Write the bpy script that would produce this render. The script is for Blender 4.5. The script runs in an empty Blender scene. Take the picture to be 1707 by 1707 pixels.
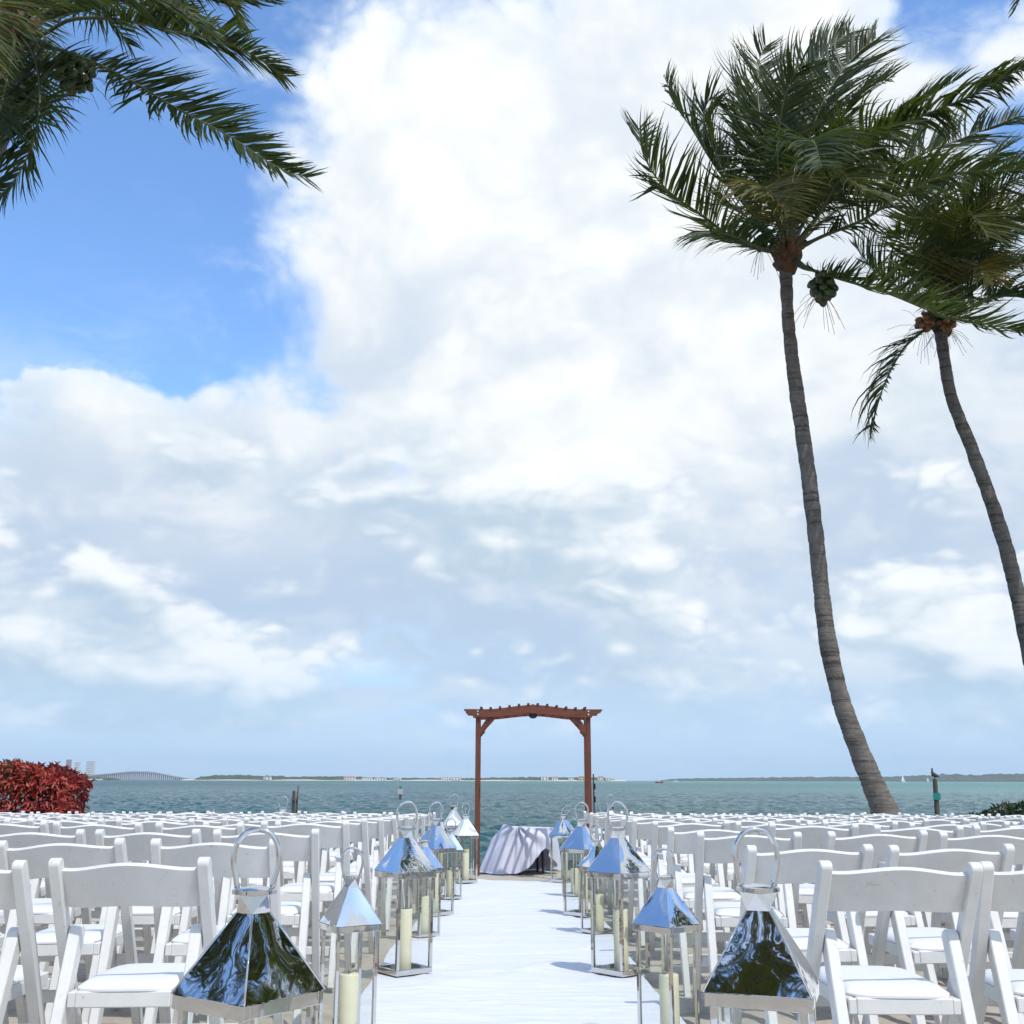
import bpy, bmesh, math, random
import numpy as np
from mathutils import Vector, Matrix, Quaternion, noise as mnoise

R = math.radians
scene = bpy.context.scene
col = scene.collection
random.seed(7)
rng = np.random.default_rng(11)

# ------------------------------------------------------------------ camera
F, W0 = 1800.0, 1707.0                      # focal length in photo pixels
PITCH = math.atan((1300.5 - W0 / 2) / F)
CAM = Vector((0, 0, 1.0))
cam_d = bpy.data.cameras.new('camera')
cam_d.sensor_width = 36; cam_d.sensor_height = 36; cam_d.sensor_fit = 'HORIZONTAL'
cam_d.lens = 36 * F / W0
cam_d.clip_start = 0.05; cam_d.clip_end = 40000
cam = bpy.data.objects.new('camera', cam_d); col.objects.link(cam)
cam.location = CAM
cam.rotation_euler = (R(90) + PITCH, R(-0.12), 0)
scene.camera = cam

def raydir(px, py):
    a = (px - W0 / 2) / F; b = -(py - W0 / 2) / F
    c, s = math.cos(PITCH), math.sin(PITCH)
    return Vector((a, c - b * s, s + b * c))

def at(px, py, Y):                          # real place at distance Y in front of the camera
    d = raydir(px, py)
    return CAM + d * (Y / d.y)

# ------------------------------------------------------------------ render / exposure
scene.render.engine = 'CYCLES'
scene.cycles.use_denoising = True
scene.cycles.transparent_max_bounces = 40
scene.cycles.max_bounces = 8
scene.cycles.glossy_bounces = 5
scene.cycles.diffuse_bounces = 3
scene.cycles.caustics_reflective = False
scene.cycles.caustics_refractive = False
scene.cycles.sample_clamp_indirect = 8
scene.view_settings.view_transform = 'Standard'
scene.view_settings.look = 'None'
scene.view_settings.exposure = 0.20
scene.view_settings.gamma = 1.0

# ------------------------------------------------------------------ sun
SUN_EL, SUN_AZ = R(57), R(180 - 36)         # azimuth clockwise from +Y (the sea)
sun_dir = Vector((math.sin(SUN_AZ) * math.cos(SUN_EL), math.cos(SUN_AZ) * math.cos(SUN_EL), math.sin(SUN_EL)))
sd = bpy.data.lights.new('sun', 'SUN'); sd.energy = 2.7; sd.angle = R(0.6); sd.color = (1.0, 0.96, 0.9)
sun = bpy.data.objects.new('sun', sd); col.objects.link(sun)
sun.rotation_euler = (-sun_dir).to_track_quat('-Z', 'Y').to_euler()

# ------------------------------------------------------------------ node helper
class NT:
    def __init__(s, tree): s.t = tree; s.n = tree.nodes; s.l = tree.links
    def put(s, sock, v):
        if hasattr(v, 'is_linked') or isinstance(v, bpy.types.NodeSocket): s.l.new(v, sock)
        elif v is not None: sock.default_value = v
    def math(s, op, a, b=None, c=None, clamp=False):
        n = s.n.new('ShaderNodeMath'); n.operation = op; n.use_clamp = clamp
        s.put(n.inputs[0], a)
        if b is not None: s.put(n.inputs[1], b)
        if c is not None: s.put(n.inputs[2], c)
        return n.outputs[0]
    def vec(s, op, a, b=None):
        n = s.n.new('ShaderNodeVectorMath'); n.operation = op
        s.put(n.inputs[0], a)
        if b is not None: s.put(n.inputs[3] if op == 'SCALE' else n.inputs[1], b)
        return n.outputs['Value'] if op in ('DOT_PRODUCT', 'LENGTH') else n.outputs[0]
    def noise(s, vec=None, scale=5, detail=4, rough=0.5, dist=0.0, lac=2.0):
        n = s.n.new('ShaderNodeTexNoise')
        if vec is not None: s.l.new(vec, n.inputs['Vector'])
        n.inputs['Scale'].default_value = scale; n.inputs['Detail'].default_value = detail
        n.inputs['Roughness'].default_value = rough; n.inputs['Distortion'].default_value = dist
        n.inputs['Lacunarity'].default_value = lac
        return n.outputs[0]
    def ramp(s, fac, stops, interp='LINEAR'):
        n = s.n.new('ShaderNodeValToRGB'); n.color_ramp.interpolation = interp
        e = n.color_ramp.elements
        while len(e) < len(stops): e.new(0.5)
        for el, (p, c) in zip(e, stops):
            el.position = p; el.color = (*c, 1) if len(c) == 3 else c
        s.put(n.inputs[0], fac); return n.outputs[0]
    def mix(s, fac, a, b, blend='MIX'):
        n = s.n.new('ShaderNodeMix'); n.data_type = 'RGBA'; n.blend_type = blend
        s.put(n.inputs[0], fac)
        for sock, v in ((n.inputs[6], a), (n.inputs[7], b)):
            s.put(sock, (*v, 1) if isinstance(v, tuple) and len(v) == 3 else v)
        return n.outputs[2]
    def mapr(s, v, a, b, c=0.0, d=1.0, smooth=False):
        n = s.n.new('ShaderNodeMapRange'); n.interpolation_type = 'SMOOTHSTEP' if smooth else 'LINEAR'
        s.put(n.inputs[0], v)
        for i, q in enumerate((a, b, c, d)): s.put(n.inputs[i + 1], q)
        return n.outputs[0]
    def mapping(s, vec, scale=(1, 1, 1), rot=(0, 0, 0), loc=(0, 0, 0)):
        n = s.n.new('ShaderNodeMapping'); s.l.new(vec, n.inputs[0])
        n.inputs['Location'].default_value = loc; n.inputs['Rotation'].default_value = rot; n.inputs['Scale'].default_value = scale
        return n.outputs[0]
    def coord(s, which='Object'):
        return s.n.new('ShaderNodeTexCoord').outputs[which]
    def bump(s, h, strength=0.3, distance=0.02, normal=None):
        n = s.n.new('ShaderNodeBump'); n.inputs['Strength'].default_value = strength
        n.inputs['Distance'].default_value = distance; s.l.new(h, n.inputs['Height'])
        if normal is not None: s.l.new(normal, n.inputs['Normal'])
        return n.outputs[0]

# ------------------------------------------------------------------ world: clear sky + cumulus
world = bpy.data.worlds.new('World'); scene.world = world; world.use_nodes = True
SKY_STRENGTH = 0.15
def build_world():
    t = world.node_tree; t.nodes.clear(); N = NT(t)
    out = t.nodes.new('ShaderNodeOutputWorld'); bg = t.nodes.new('ShaderNodeBackground')
    t.links.new(bg.outputs[0], out.inputs[0]); bg.inputs[1].default_value = SKY_STRENGTH
    sky = t.nodes.new('ShaderNodeTexSky'); sky.sky_type = 'NISHITA'; sky.sun_disc = False
    sky.sun_elevation = SUN_EL; sky.sun_rotation = SUN_AZ
    sky.air_density = 1.0; sky.dust_density = 0.8; sky.ozone_density = 1.6
    d = N.coord('Generated')
    sep = t.nodes.new('ShaderNodeSeparateXYZ'); t.links.new(d, sep.inputs[0])
    z = N.math('MAXIMUM', sep.outputs[2], 0.0)
    # clouds flatten a little toward the horizon
    zz = N.math('POWER', z, 0.72)
    cmb = t.nodes.new('ShaderNodeCombineXYZ')
    t.links.new(sep.outputs[0], cmb.inputs[0]); t.links.new(sep.outputs[1], cmb.inputs[1])
    t.links.new(N.math('MULTIPLY', zz, 1.45), cmb.inputs[2])
    p0 = cmb.outputs[0]
    def warp(vec, scale, amt, detail=3):
        n = t.nodes.new('ShaderNodeTexNoise'); t.links.new(vec, n.inputs['Vector'])
        n.inputs['Scale'].default_value = scale; n.inputs['Detail'].default_value = detail
        return N.vec('ADD', vec, N.vec('SCALE', N.vec('SUBTRACT', n.outputs['Color'], (0.5, 0.5, 0.5)), amt))
    def puffs(vec, scale):                     # round heads with creases between them
        return N.math('SUBTRACT', N.math('ABSOLUTE', N.math('SUBTRACT', N.noise(vec, scale, 1, 0.5), 0.5)), 0.10)
    p = warp(p0, 2.6, 0.15, 2); pf = warp(p, 12.0, 0.035, 2)
    # where the big cloud banks and the blue gaps stand (directions in the world)
    cov = None
    for px, py, kk, amp in CLOUD_BLOBS:
        c = (Vector(px) if py is None else raydir(px, py)).normalized()
        e = N.math('MULTIPLY', N.math('EXPONENT', N.math('MULTIPLY', N.math('SUBTRACT', N.vec('DOT_PRODUCT', d, tuple(c)), 1.0), float(kk))), amp)
        cov = e if cov is None else N.math('ADD', cov, e)
    def field(vec, vecf):
        a = N.noise(vec, 3.4, 8, 0.60)
        return N.math('ADD', a, N.math('ADD', N.math('MULTIPLY', puffs(vecf, 7.0), 0.50), N.math('ADD', N.math('MULTIPLY', puffs(vecf, 17.0), 0.30), N.math('MULTIPLY', puffs(vecf, 38.0), 0.16))))
    n0 = field(p, pf)
    n1 = N.math('ADD', N.noise(N.vec('ADD', p, (0.012, -0.02, 0.075)), 3.4, 4, 0.55), N.math('MULTIPLY', puffs(N.vec('ADD', pf, (0.008, -0.012, 0.04)), 7.0), 0.50))
    low = N.math('MULTIPLY', N.mapr(z, 0.44, 0.30, 0.0, 1.0, True), 0.13)   # a fuller deck of cloud lower down
    dens = N.math('ADD', N.math('ADD', n0, cov), low)
    soft = N.mapr(N.noise(N.vec('ADD', p0, (5.0, 2.0, 1.0)), 2.2, 2, 0.5), 0.40, 0.62, 0.08, 0.26, True)
    mask = N.mapr(dens, 0.42, N.math('ADD', 0.42, soft), 0, 1, True)
    # sunlit tops and grey undersides: the cloud is dim where more cloud stands above it
    over = N.math('SUBTRACT', n1, n0)
    lit = N.mapr(over, -0.16, 0.14, 1.0, 0.0, True)
    big = N.mapr(N.noise(N.vec('ADD', p, (3.1, 1.7, 0.4)), 2.1, 4, 0.5), 0.36, 0.60, 0.0, 1.0, True)
    lift = N.mapr(z, 0.10, 0.50, -0.06, 0.22, True)
    shade = N.math('ADD', N.math('ADD', N.math('MULTIPLY', lit, 0.50), N.math('MULTIPLY', big, 0.34)), lift, clamp=True)
    ccol = N.mix(shade, (0.47, 0.58, 0.73), (0.90, 0.92, 0.915))
    thick = N.mapr(dens, 0.48, 0.72, 0.0, 1.0, True)
    ccol = N.mix(N.math('MULTIPLY', N.math('SUBTRACT', 1.0, thick), 0.40), ccol, (0.62, 0.79, 1.0))
    # low clouds are veiled by the air above the horizon
    ccol = N.mix(N.mapr(z, 0.02, 0.22, 0.50, 0.0, True), ccol, (0.37, 0.58, 0.82))
    mask = N.math('MULTIPLY', mask, N.mapr(z, 0.0, 0.10, 0.45, 1.0, True))
    # a farther row of small cumulus low over the sea, flat below and lit on top
    c2 = t.nodes.new('ShaderNodeCombineXYZ'); t.links.new(sep.outputs[0], c2.inputs[0]); t.links.new(sep.outputs[1], c2.inputs[1])
    t.links.new(N.math('MULTIPLY', z, 1.9), c2.inputs[2])
    q = warp(c2.outputs[0], 9.0, 0.035, 2)
    def field2(vec): return N.math('ADD', N.noise(vec, 3.1, 7, 0.58), N.math('ADD', N.math('MULTIPLY', puffs(vec, 8.5), 0.48), N.math('MULTIPLY', puffs(vec, 27.0), 0.25)))
    m0 = field2(q); m1 = N.math('ADD', N.noise(N.vec('ADD', q, (0.01, -0.02, 0.07)), 3.1, 3, 0.55), N.math('MULTIPLY', puffs(N.vec('ADD', q, (0.005, -0.01, 0.035)), 8.5), 0.45))
    band = N.math('MULTIPLY', N.mapr(z, 0.01, 0.05, 0.0, 1.0, True), N.mapr(z, 0.40, 0.24, 0.0, 1.0, True))
    mask2 = N.math('MULTIPLY', N.mapr(m0, 0.43, 0.56, 0.0, 1.0, True), N.math('MULTIPLY', band, 0.85))
    lit2 = N.mapr(N.math('SUBTRACT', m1, m0), -0.15, 0.10, 1.0, 0.0, True)
    col2 = N.mix(lit2, (0.43, 0.56, 0.68), (0.94, 0.96, 0.96))
    col2 = N.mix(N.mapr(z, 0.02, 0.16, 0.42, 0.05, True), col2, (0.39, 0.60, 0.83))
    ccol = N.mix(mask2, ccol, col2); mask = N.math('MAXIMUM', mask, mask2)
    # thin torn wisps drifting across the blue
    wisp = N.mapr(N.noise(N.vec('MULTIPLY', pf, (1.0, 1.0, 1.7)), 5.2, 6, 0.66), 0.50, 0.78, 0.0, 0.75, True)
    wisp = N.math('MULTIPLY', wisp, N.mapr(dens, 0.10, 0.42, 0.25, 1.0, True))
    ccol = N.mix(N.math('MULTIPLY', N.math('SUBTRACT', 1.0, mask), 0.8), ccol, (0.70, 0.82, 0.96)); mask = N.math('MAXIMUM', mask, wisp)
    skyc = N.vec('SCALE', sky.outputs[0], SKY_STRENGTH)
    skyc = N.mix(1.0, skyc, SKY_TINT, 'MULTIPLY')
    skyc = N.mix(N.mapr(z, 0.0, 0.36, 0.92, 0.0, True), skyc, (0.35, 0.57, 0.87))
    final = N.mix(mask, skyc, ccol)
    final = N.vec('SCALE', final, 1.0 / SKY_STRENGTH)
    t.links.new(final, bg.inputs[0])
    world.cycles.sampling_method = 'MANUAL'; world.cycles.sample_map_resolution = 1024
SKY_TINT = (1.05, 1.33, 1.60)
CLOUD_BLOBS = [((-1.0, 0.15, 0.62), None, 6, -0.26), (60, 900, 60, 0.20), (330, 1000, 120, 0.12), (100, 470, 80, -0.42), (330, 480, 500, 0.10), (380, 300, 500, 0.08), (330, 600, 420, -0.24), (40, 230, 120, -0.30), (250, 330, 300, -0.16),
               (540, 715, 900, -0.24), (670, 770, 1500, -0.24),
               (1570, 20, 700, -0.36), (1700, 220, 900, -0.34), (1440, 545, 900, -0.16), (250, 120, 300, -0.12),
               (760, 200, 60, 0.22), (980, 560, 40, 0.18), (130, 800, 160, 0.16), (430, 790, 220, 0.12), (900, 760, 80, 0.12),
               (1450, 820, 50, 0.16), (1300, 300, 50, 0.24), (1560, 330, 200, 0.16)]
build_world()
#--WORLD-END

# ------------------------------------------------------------------ materials
MATS = {}
def material(name, fn):
    if name in MATS: return MATS[name]
    m = bpy.data.materials.new(name); m.use_nodes = True
    t = m.node_tree; t.nodes.clear(); N = NT(t)
    out = t.nodes.new('ShaderNodeOutputMaterial')
    sh = fn(N, t); t.links.new(sh, out.inputs[0])
    MATS[name] = m; return m
def principled(N, color, rough=0.5, metal=0.0, normal=None, spec=0.5, **kw):
    b = N.n.new('ShaderNodeBsdfPrincipled')
    N.put(b.inputs['Base Color'], (*color, 1) if isinstance(color, tuple) and len(color) == 3 else color)
    N.put(b.inputs['Roughness'], rough); b.inputs['Metallic'].default_value = metal
    b.inputs['Specular IOR Level'].default_value = spec
    if normal is not None: N.l.new(normal, b.inputs['Normal'])
    for k, v in kw.items(): N.put(b.inputs[k], v)
    return b.outputs[0]

def f_white_paint(N, t):
    c = N.coord('Object'); oi = t.nodes.new('ShaderNodeObjectInfo')
    cc = N.vec('ADD', c, N.vec('SCALE', oi.outputs['Location'], 3.7))
    n = N.noise(cc, 9, 6, 0.6); fine = N.noise(cc, 120, 3, 0.6)
    base = N.mix(N.mapr(n, 0.3, 0.75), (0.76, 0.745, 0.71), (0.65, 0.635, 0.595))
    scuff = N.mapr(N.noise(cc, 38, 5, 0.7), 0.615, 0.72, 0, 0.60)
    base = N.mix(scuff, base, (0.42, 0.37, 0.30))
    return principled(N, base, N.mapr(n, 0.3, 0.7, 0.32, 0.55), normal=N.bump(fine, 0.12, 0.002), spec=0.4)
def f_vinyl(N, t):
    c = N.coord('Object')
    return principled(N, (0.77, 0.77, 0.765), 0.42, normal=N.bump(N.noise(c, 14, 4, 0.55), 0.25, 0.004), spec=0.4)
def f_steel(N, t):
    c = N.coord('Object')
    n = N.noise(c, 15, 2, 0.5)
    return principled(N, (0.66, 0.65, 0.635), N.mapr(N.noise(c, 60, 4), 0.3, 0.8, 0.015, 0.06), 1.0, normal=N.bump(n, 0.10, 0.004))
def f_roof_steel(N, t):
    c = N.coord('Object'); oi = t.nodes.new('ShaderNodeObjectInfo')
    cc = N.vec('ADD', c, N.vec('SCALE', oi.outputs['Location'], 1.3))
    n = N.noise(cc, 11, 2, 0.45, 0.6)
    return principled(N, (0.76, 0.76, 0.77), 0.025, 1.0, normal=N.bump(n, 0.10, 0.005))
def f_glass(N, t):
    tr = t.nodes.new('ShaderNodeBsdfTransparent'); tr.inputs[0].default_value = (0.975, 0.985, 0.98, 1)
    gl = t.nodes.new('ShaderNodeBsdfGlossy'); gl.inputs[1].default_value = 0.01; gl.inputs[0].default_value = (1, 1, 1, 1)
    lw = t.nodes.new('ShaderNodeFresnel'); lw.inputs[0].default_value = 1.45
    geo = t.nodes.new('ShaderNodeNewGeometry')
    m = t.nodes.new('ShaderNodeMixShader')
    fac = N.math('MULTIPLY', lw.outputs[0], N.math('SUBTRACT', 1.0, geo.outputs['Backfacing']))
    t.links.new(fac, m.inputs[0]); t.links.new(tr.outputs[0], m.inputs[1]); t.links.new(gl.outputs[0], m.inputs[2])
    return m.outputs[0]
def f_wax(N, t):
    c = N.coord('Object')
    return principled(N, N.mix(N.mapr(N.noise(c, 12, 3), 0.3, 0.7), (0.78, 0.72, 0.50), (0.84, 0.79, 0.58)), 0.45, spec=0.35,
                      **{'Subsurface Weight': 0.25, 'Subsurface Radius': (0.02, 0.015, 0.008)})
def f_wick(N, t): return principled(N, (0.03, 0.025, 0.02), 0.9)
def f_runner(N, t):
    c = N.coord('Object')
    weave = N.noise(c, 900, 2, 0.5)
    wr = N.noise(N.mapping(c, (1.0, 3.2, 1)), 2.6, 5, 0.55, 0.5)
    crease = N.noise(N.mapping(c, (0.7, 5.5, 1), (0, 0, 0.2)), 1.6, 3, 0.5)
    h = N.math('ADD', N.math('MULTIPLY', wr, 1.0), N.math('MULTIPLY', N.math('ABSOLUTE', N.math('SUBTRACT', crease, 0.5)), 1.4))
    b1 = N.bump(h, 0.35, 0.04)
    return principled(N, (0.70, 0.715, 0.755), 0.7, normal=N.bump(weave, 0.15, 0.001, b1), spec=0.25, **{'Sheen Weight': 0.15})
def f_satin(N, t):
    c = N.coord('Object')
    n = N.noise(N.mapping(c, (6, 6, 2)), 2.5, 4, 0.55)
    b = principled(N, (0.74, 0.745, 0.85), 0.42, normal=N.bump(n, 0.35, 0.02), spec=0.4, **{'Sheen Weight': 0.3})
    tl = t.nodes.new('ShaderNodeBsdfTranslucent'); tl.inputs[0].default_value = (0.7, 0.7, 0.8, 1)
    m = t.nodes.new('ShaderNodeMixShader'); m.inputs[0].default_value = 0.18
    t.links.new(b, m.inputs[1]); t.links.new(tl.outputs[0], m.inputs[2]); return m.outputs[0]
def f_sand(N, t):
    c = N.coord('Object')
    big = N.noise(c, 0.9, 5, 0.55); mid = N.noise(c, 9, 6, 0.6); fine = N.noise(c, 260, 3, 0.65)
    base = N.ramp(N.math('ADD', N.math('MULTIPLY', big, 0.5), N.math('MULTIPLY', mid, 0.5)),
                  [(0.25, (0.28, 0.245, 0.20)), (0.5, (0.42, 0.375, 0.31)), (0.78, (0.54, 0.495, 0.43))])
    grain = N.mapr(fine, 0.3, 0.75)
    base = N.mix(N.math('MULTIPLY', grain, 0.35), base, (0.66, 0.61, 0.52))
    bits = N.mapr(N.noise(c, 46, 3, 0.7), 0.70, 0.76)
    base = N.mix(N.math('MULTIPLY', bits, 0.6), base, (0.16, 0.12, 0.08))
    b1 = N.bump(mid, 0.55, 0.05); 
    return principled(N, base, 0.9, normal=N.bump(fine, 0.45, 0.006, b1), spec=0.2)
def f_sea(N, t):
    c = N.coord('Object')
    sep = t.nodes.new('ShaderNodeSeparateXYZ'); t.links.new(c, sep.inputs[0])
    y = sep.outputs[1]; x = sep.outputs[0]
    # shoals: pale green sandbars farther out and to the right, darker sea-grass near the shore
    big = N.noise(N.mapping(c, (0.006, 0.0045, 1)), 1.0, 3, 0.5)
    shoal = N.mapr(N.math('ADD', N.math('MULTIPLY', N.mapr(y, 60, 420, 0, 1, True), 0.62),
                          N.math('ADD', N.math('MULTIPLY', N.math('SUBTRACT', big, 0.5), 0.9), N.mapr(N.math('DIVIDE', x, N.math('ADD', y, 40.0)), -0.35, 0.45, -0.42, 0.40))), 0.15, 1.0, 0, 1, True)
    base = N.mix(shoal, (0.010, 0.078, 0.086), (0.062, 0.215, 0.180))
    far = N.mapr(y, 25, 260, 0.0, 1.0)
    w1 = N.noise(N.mapping(c, (0.9, 1.5, 1), (0, 0, 0.25)), 1.3, 5, 0.65)
    w2 = N.noise(N.mapping(c, (0.16, 0.42, 1), (0, 0, -0.1)), 0.6, 6, 0.65)
    b1 = N.bump(w1, 0.9, 0.22)
    nb = N.n.new('ShaderNodeBump'); t.links.new(w2, nb.inputs['Height']); nb.inputs['Distance'].default_value = 3.0
    t.links.new(far, nb.inputs['Strength']); t.links.new(b1, nb.inputs['Normal'])
    ripples = N.bump(N.noise(N.mapping(c, (3.0, 5.5, 1), (0, 0, 0.3)), 2.2, 4, 0.6), 0.6, 0.04, nb.outputs[0])
    return principled(N, base, N.mapr(y, 20, 500, 0.10, 0.30), normal=ripples, spec=0.30, IOR=1.33)
def f_redwood(N, t):
    c = N.coord('Object')
    g = N.noise(N.mapping(c, (30, 30, 3)), 2.0, 5, 0.6)
    base = N.mix(N.mapr(g, 0.3, 0.7), (0.185, 0.058, 0.030), (0.11, 0.032, 0.017))
    return principled(N, base, 0.5, normal=N.bump(g, 0.2, 0.003), spec=0.4)
def f_redwood_h(N, t):
    c = N.coord('Object')
    g = N.noise(N.mapping(c, (3, 30, 30)), 2.0, 5, 0.6)
    base = N.mix(N.mapr(g, 0.3, 0.7), (0.185, 0.058, 0.030), (0.115, 0.033, 0.018))
    return principled(N, base, 0.5, normal=N.bump(g, 0.2, 0.003), spec=0.4)
def f_dark_metal(N, t): return principled(N, (0.015, 0.015, 0.017), 0.4)
def f_bolt(N, t): return principled(N, (0.75, 0.75, 0.74), 0.35, 0.8)
def f_trunk(N, t):
    o = N.coord('Object')
    n = N.noise(o, 7, 8, 0.65); f = N.noise(o, 45, 4, 0.65)
    rings = N.noise(N.mapping(o, (0.9, 0.9, 17)), 1.0, 3, 0.6, 0.4)          # leaf scars run round the stem
    lich = N.mapr(N.noise(o, 16, 5, 0.7), 0.56, 0.70)
    base = N.mix(N.mapr(n, 0.3, 0.7), (0.205, 0.185, 0.160), (0.120, 0.104, 0.090))
    base = N.mix(N.mapr(rings, 0.52, 0.66, 0.0, 0.75), base, (0.048, 0.040, 0.034))
    base = N.mix(N.math('MULTIPLY', lich, 0.55), base, (0.30, 0.275, 0.235))
    h = N.math('ADD', N.math('MULTIPLY', n, 0.4), N.math('SUBTRACT', N.math('MULTIPLY', f, 0.5), N.math('MULTIPLY', rings, 0.9)))
    return principled(N, base, 0.9, normal=N.bump(h, 0.75, 0.03), spec=0.2)
def leaf_shader(N, t, c1, c2, trans, tcol, rough=0.50):
    c = N.coord('Object')
    n = N.noise(c, 1.7, 4, 0.6); n2 = N.noise(c, 14, 2, 0.5)
    base = N.mix(N.mapr(N.math('ADD', N.math('MULTIPLY', n, 0.6), N.math('MULTIPLY', n2, 0.4)), 0.35, 0.65), c1, c2)
    b = principled(N, base, rough, spec=0.32)
    tl = t.nodes.new('ShaderNodeBsdfTranslucent'); N.put(tl.inputs[0], (*tcol, 1))
    m = t.nodes.new('ShaderNodeMixShader'); m.inputs[0].default_value = trans
    t.links.new(b, m.inputs[1]); t.links.new(tl.outputs[0], m.inputs[2]); return m.outputs[0]
def f_frond(N, t): return leaf_shader(N, t, (0.013, 0.030, 0.009), (0.044, 0.064, 0.015), 0.26, (0.12, 0.16, 0.015))
def f_frond_yellow(N, t): return leaf_shader(N, t, (0.06, 0.085, 0.02), (0.20, 0.135, 0.025), 0.25, (0.16, 0.15, 0.02))
def f_frond_olive(N, t): return leaf_shader(N, t, (0.030, 0.052, 0.010), (0.10, 0.105, 0.016), 0.28, (0.16, 0.17, 0.015))
def f_rachis(N, t): return principled(N, N.mix(N.mapr(N.noise(N.coord('Object'), 3), 0.35, 0.65), (0.045, 0.065, 0.016), (0.11, 0.105, 0.022)), 0.45)
def f_fibre(N, t):
    c = N.coord('Object'); n = N.noise(c, 9, 5, 0.7)
    return principled(N, N.ramp(n, [(0.3, (0.03, 0.018, 0.010)), (0.55, (0.13, 0.060, 0.028)), (0.75, (0.22, 0.13, 0.07))]), 0.9, normal=N.bump(n, 0.8, 0.04))
def f_coconut(N, t): return principled(N, N.mix(N.mapr(N.noise(N.coord('Object'), 4, 3), 0.3, 0.7), (0.022, 0.045, 0.012), (0.06, 0.075, 0.018)), 0.32)
def f_coconut_orange(N, t): return principled(N, N.mix(N.mapr(N.noise(N.coord('Object'), 4, 3), 0.3, 0.7), (0.16, 0.05, 0.015), (0.26, 0.10, 0.02)), 0.35)
def f_redleaf(N, t):
    oi = t.nodes.new('ShaderNodeObjectInfo'); n = N.noise(N.vec('ADD', N.coord('Object'), N.vec('SCALE', oi.outputs['Location'], 1.0)), 9.0, 4, 0.7)
    base = N.ramp(n, [(0.30, (0.11, 0.014, 0.020)), (0.43, (0.32, 0.036, 0.040)), (0.54, (0.50, 0.085, 0.062)), (0.66, (0.52, 0.23, 0.15))])
    b = principled(N, base, 0.4, spec=0.45)
    tl = t.nodes.new('ShaderNodeBsdfTranslucent'); tl.inputs[0].default_value = (0.4, 0.05, 0.03, 1)
    m = t.nodes.new('ShaderNodeMixShader'); m.inputs[0].default_value = 0.15
    t.links.new(b, m.inputs[1]); t.links.new(tl.outputs[0], m.inputs[2]); return m.outputs[0]
def f_greenleaf(N, t): return leaf_shader(N, t, (0.03, 0.045, 0.012), (0.075, 0.085, 0.03), 0.15, (0.1, 0.12, 0.02))
def f_darkleaf(N, t): return leaf_shader(N, t, (0.018, 0.035, 0.012), (0.04, 0.065, 0.02), 0.15, (0.05, 0.1, 0.02))
def f_stem(N, t): return principled(N, (0.06, 0.035, 0.02), 0.8)
def f_piling(N, t):
    n = N.noise(N.mapping(N.coord('Object'), (4, 4, 1)), 3, 4, 0.6)
    return principled(N, N.mix(N.mapr(n, 0.3, 0.7), (0.055, 0.038, 0.028), (0.14, 0.11, 0.09)), 0.9)
def f_marker(N, t): return principled(N, (0.01, 0.22, 0.15), 0.5)
def f_bird(N, t): return principled(N, (0.09, 0.08, 0.07), 0.8)
def f_wood_far(N, t):
    n = N.noise(N.coord('Object'), 0.06, 5, 0.6)
    return principled(N, N.mix(N.mapr(n, 0.35, 0.65), (0.045, 0.07, 0.035), (0.10, 0.12, 0.065)), 0.95, spec=0.1)
def f_beach(N, t): return principled(N, (0.62, 0.56, 0.46), 0.9)
def f_stucco(N, t): return principled(N, (0.72, 0.70, 0.66), 0.8)
def f_ochre(N, t): return principled(N, (0.55, 0.44, 0.27), 0.8)
def f_redbrick(N, t): return principled(N, (0.45, 0.20, 0.17), 0.8)
def f_roof_tile(N, t): return principled(N, (0.40, 0.20, 0.13), 0.8)
def f_winglass(N, t): return principled(N, (0.05, 0.07, 0.09), 0.1)
def f_concrete(N, t): return principled(N, N.mix(N.noise(N.coord('Object'), 0.05, 3), (0.50, 0.48, 0.47), (0.42, 0.41, 0.41)), 0.85)
def f_hull(N, t): return principled(N, (0.80, 0.80, 0.80), 0.3)
def f_hullred(N, t): return principled(N, (0.28, 0.10, 0.07), 0.4)
def M(n): return material(n, globals()['f_' + n])

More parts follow.
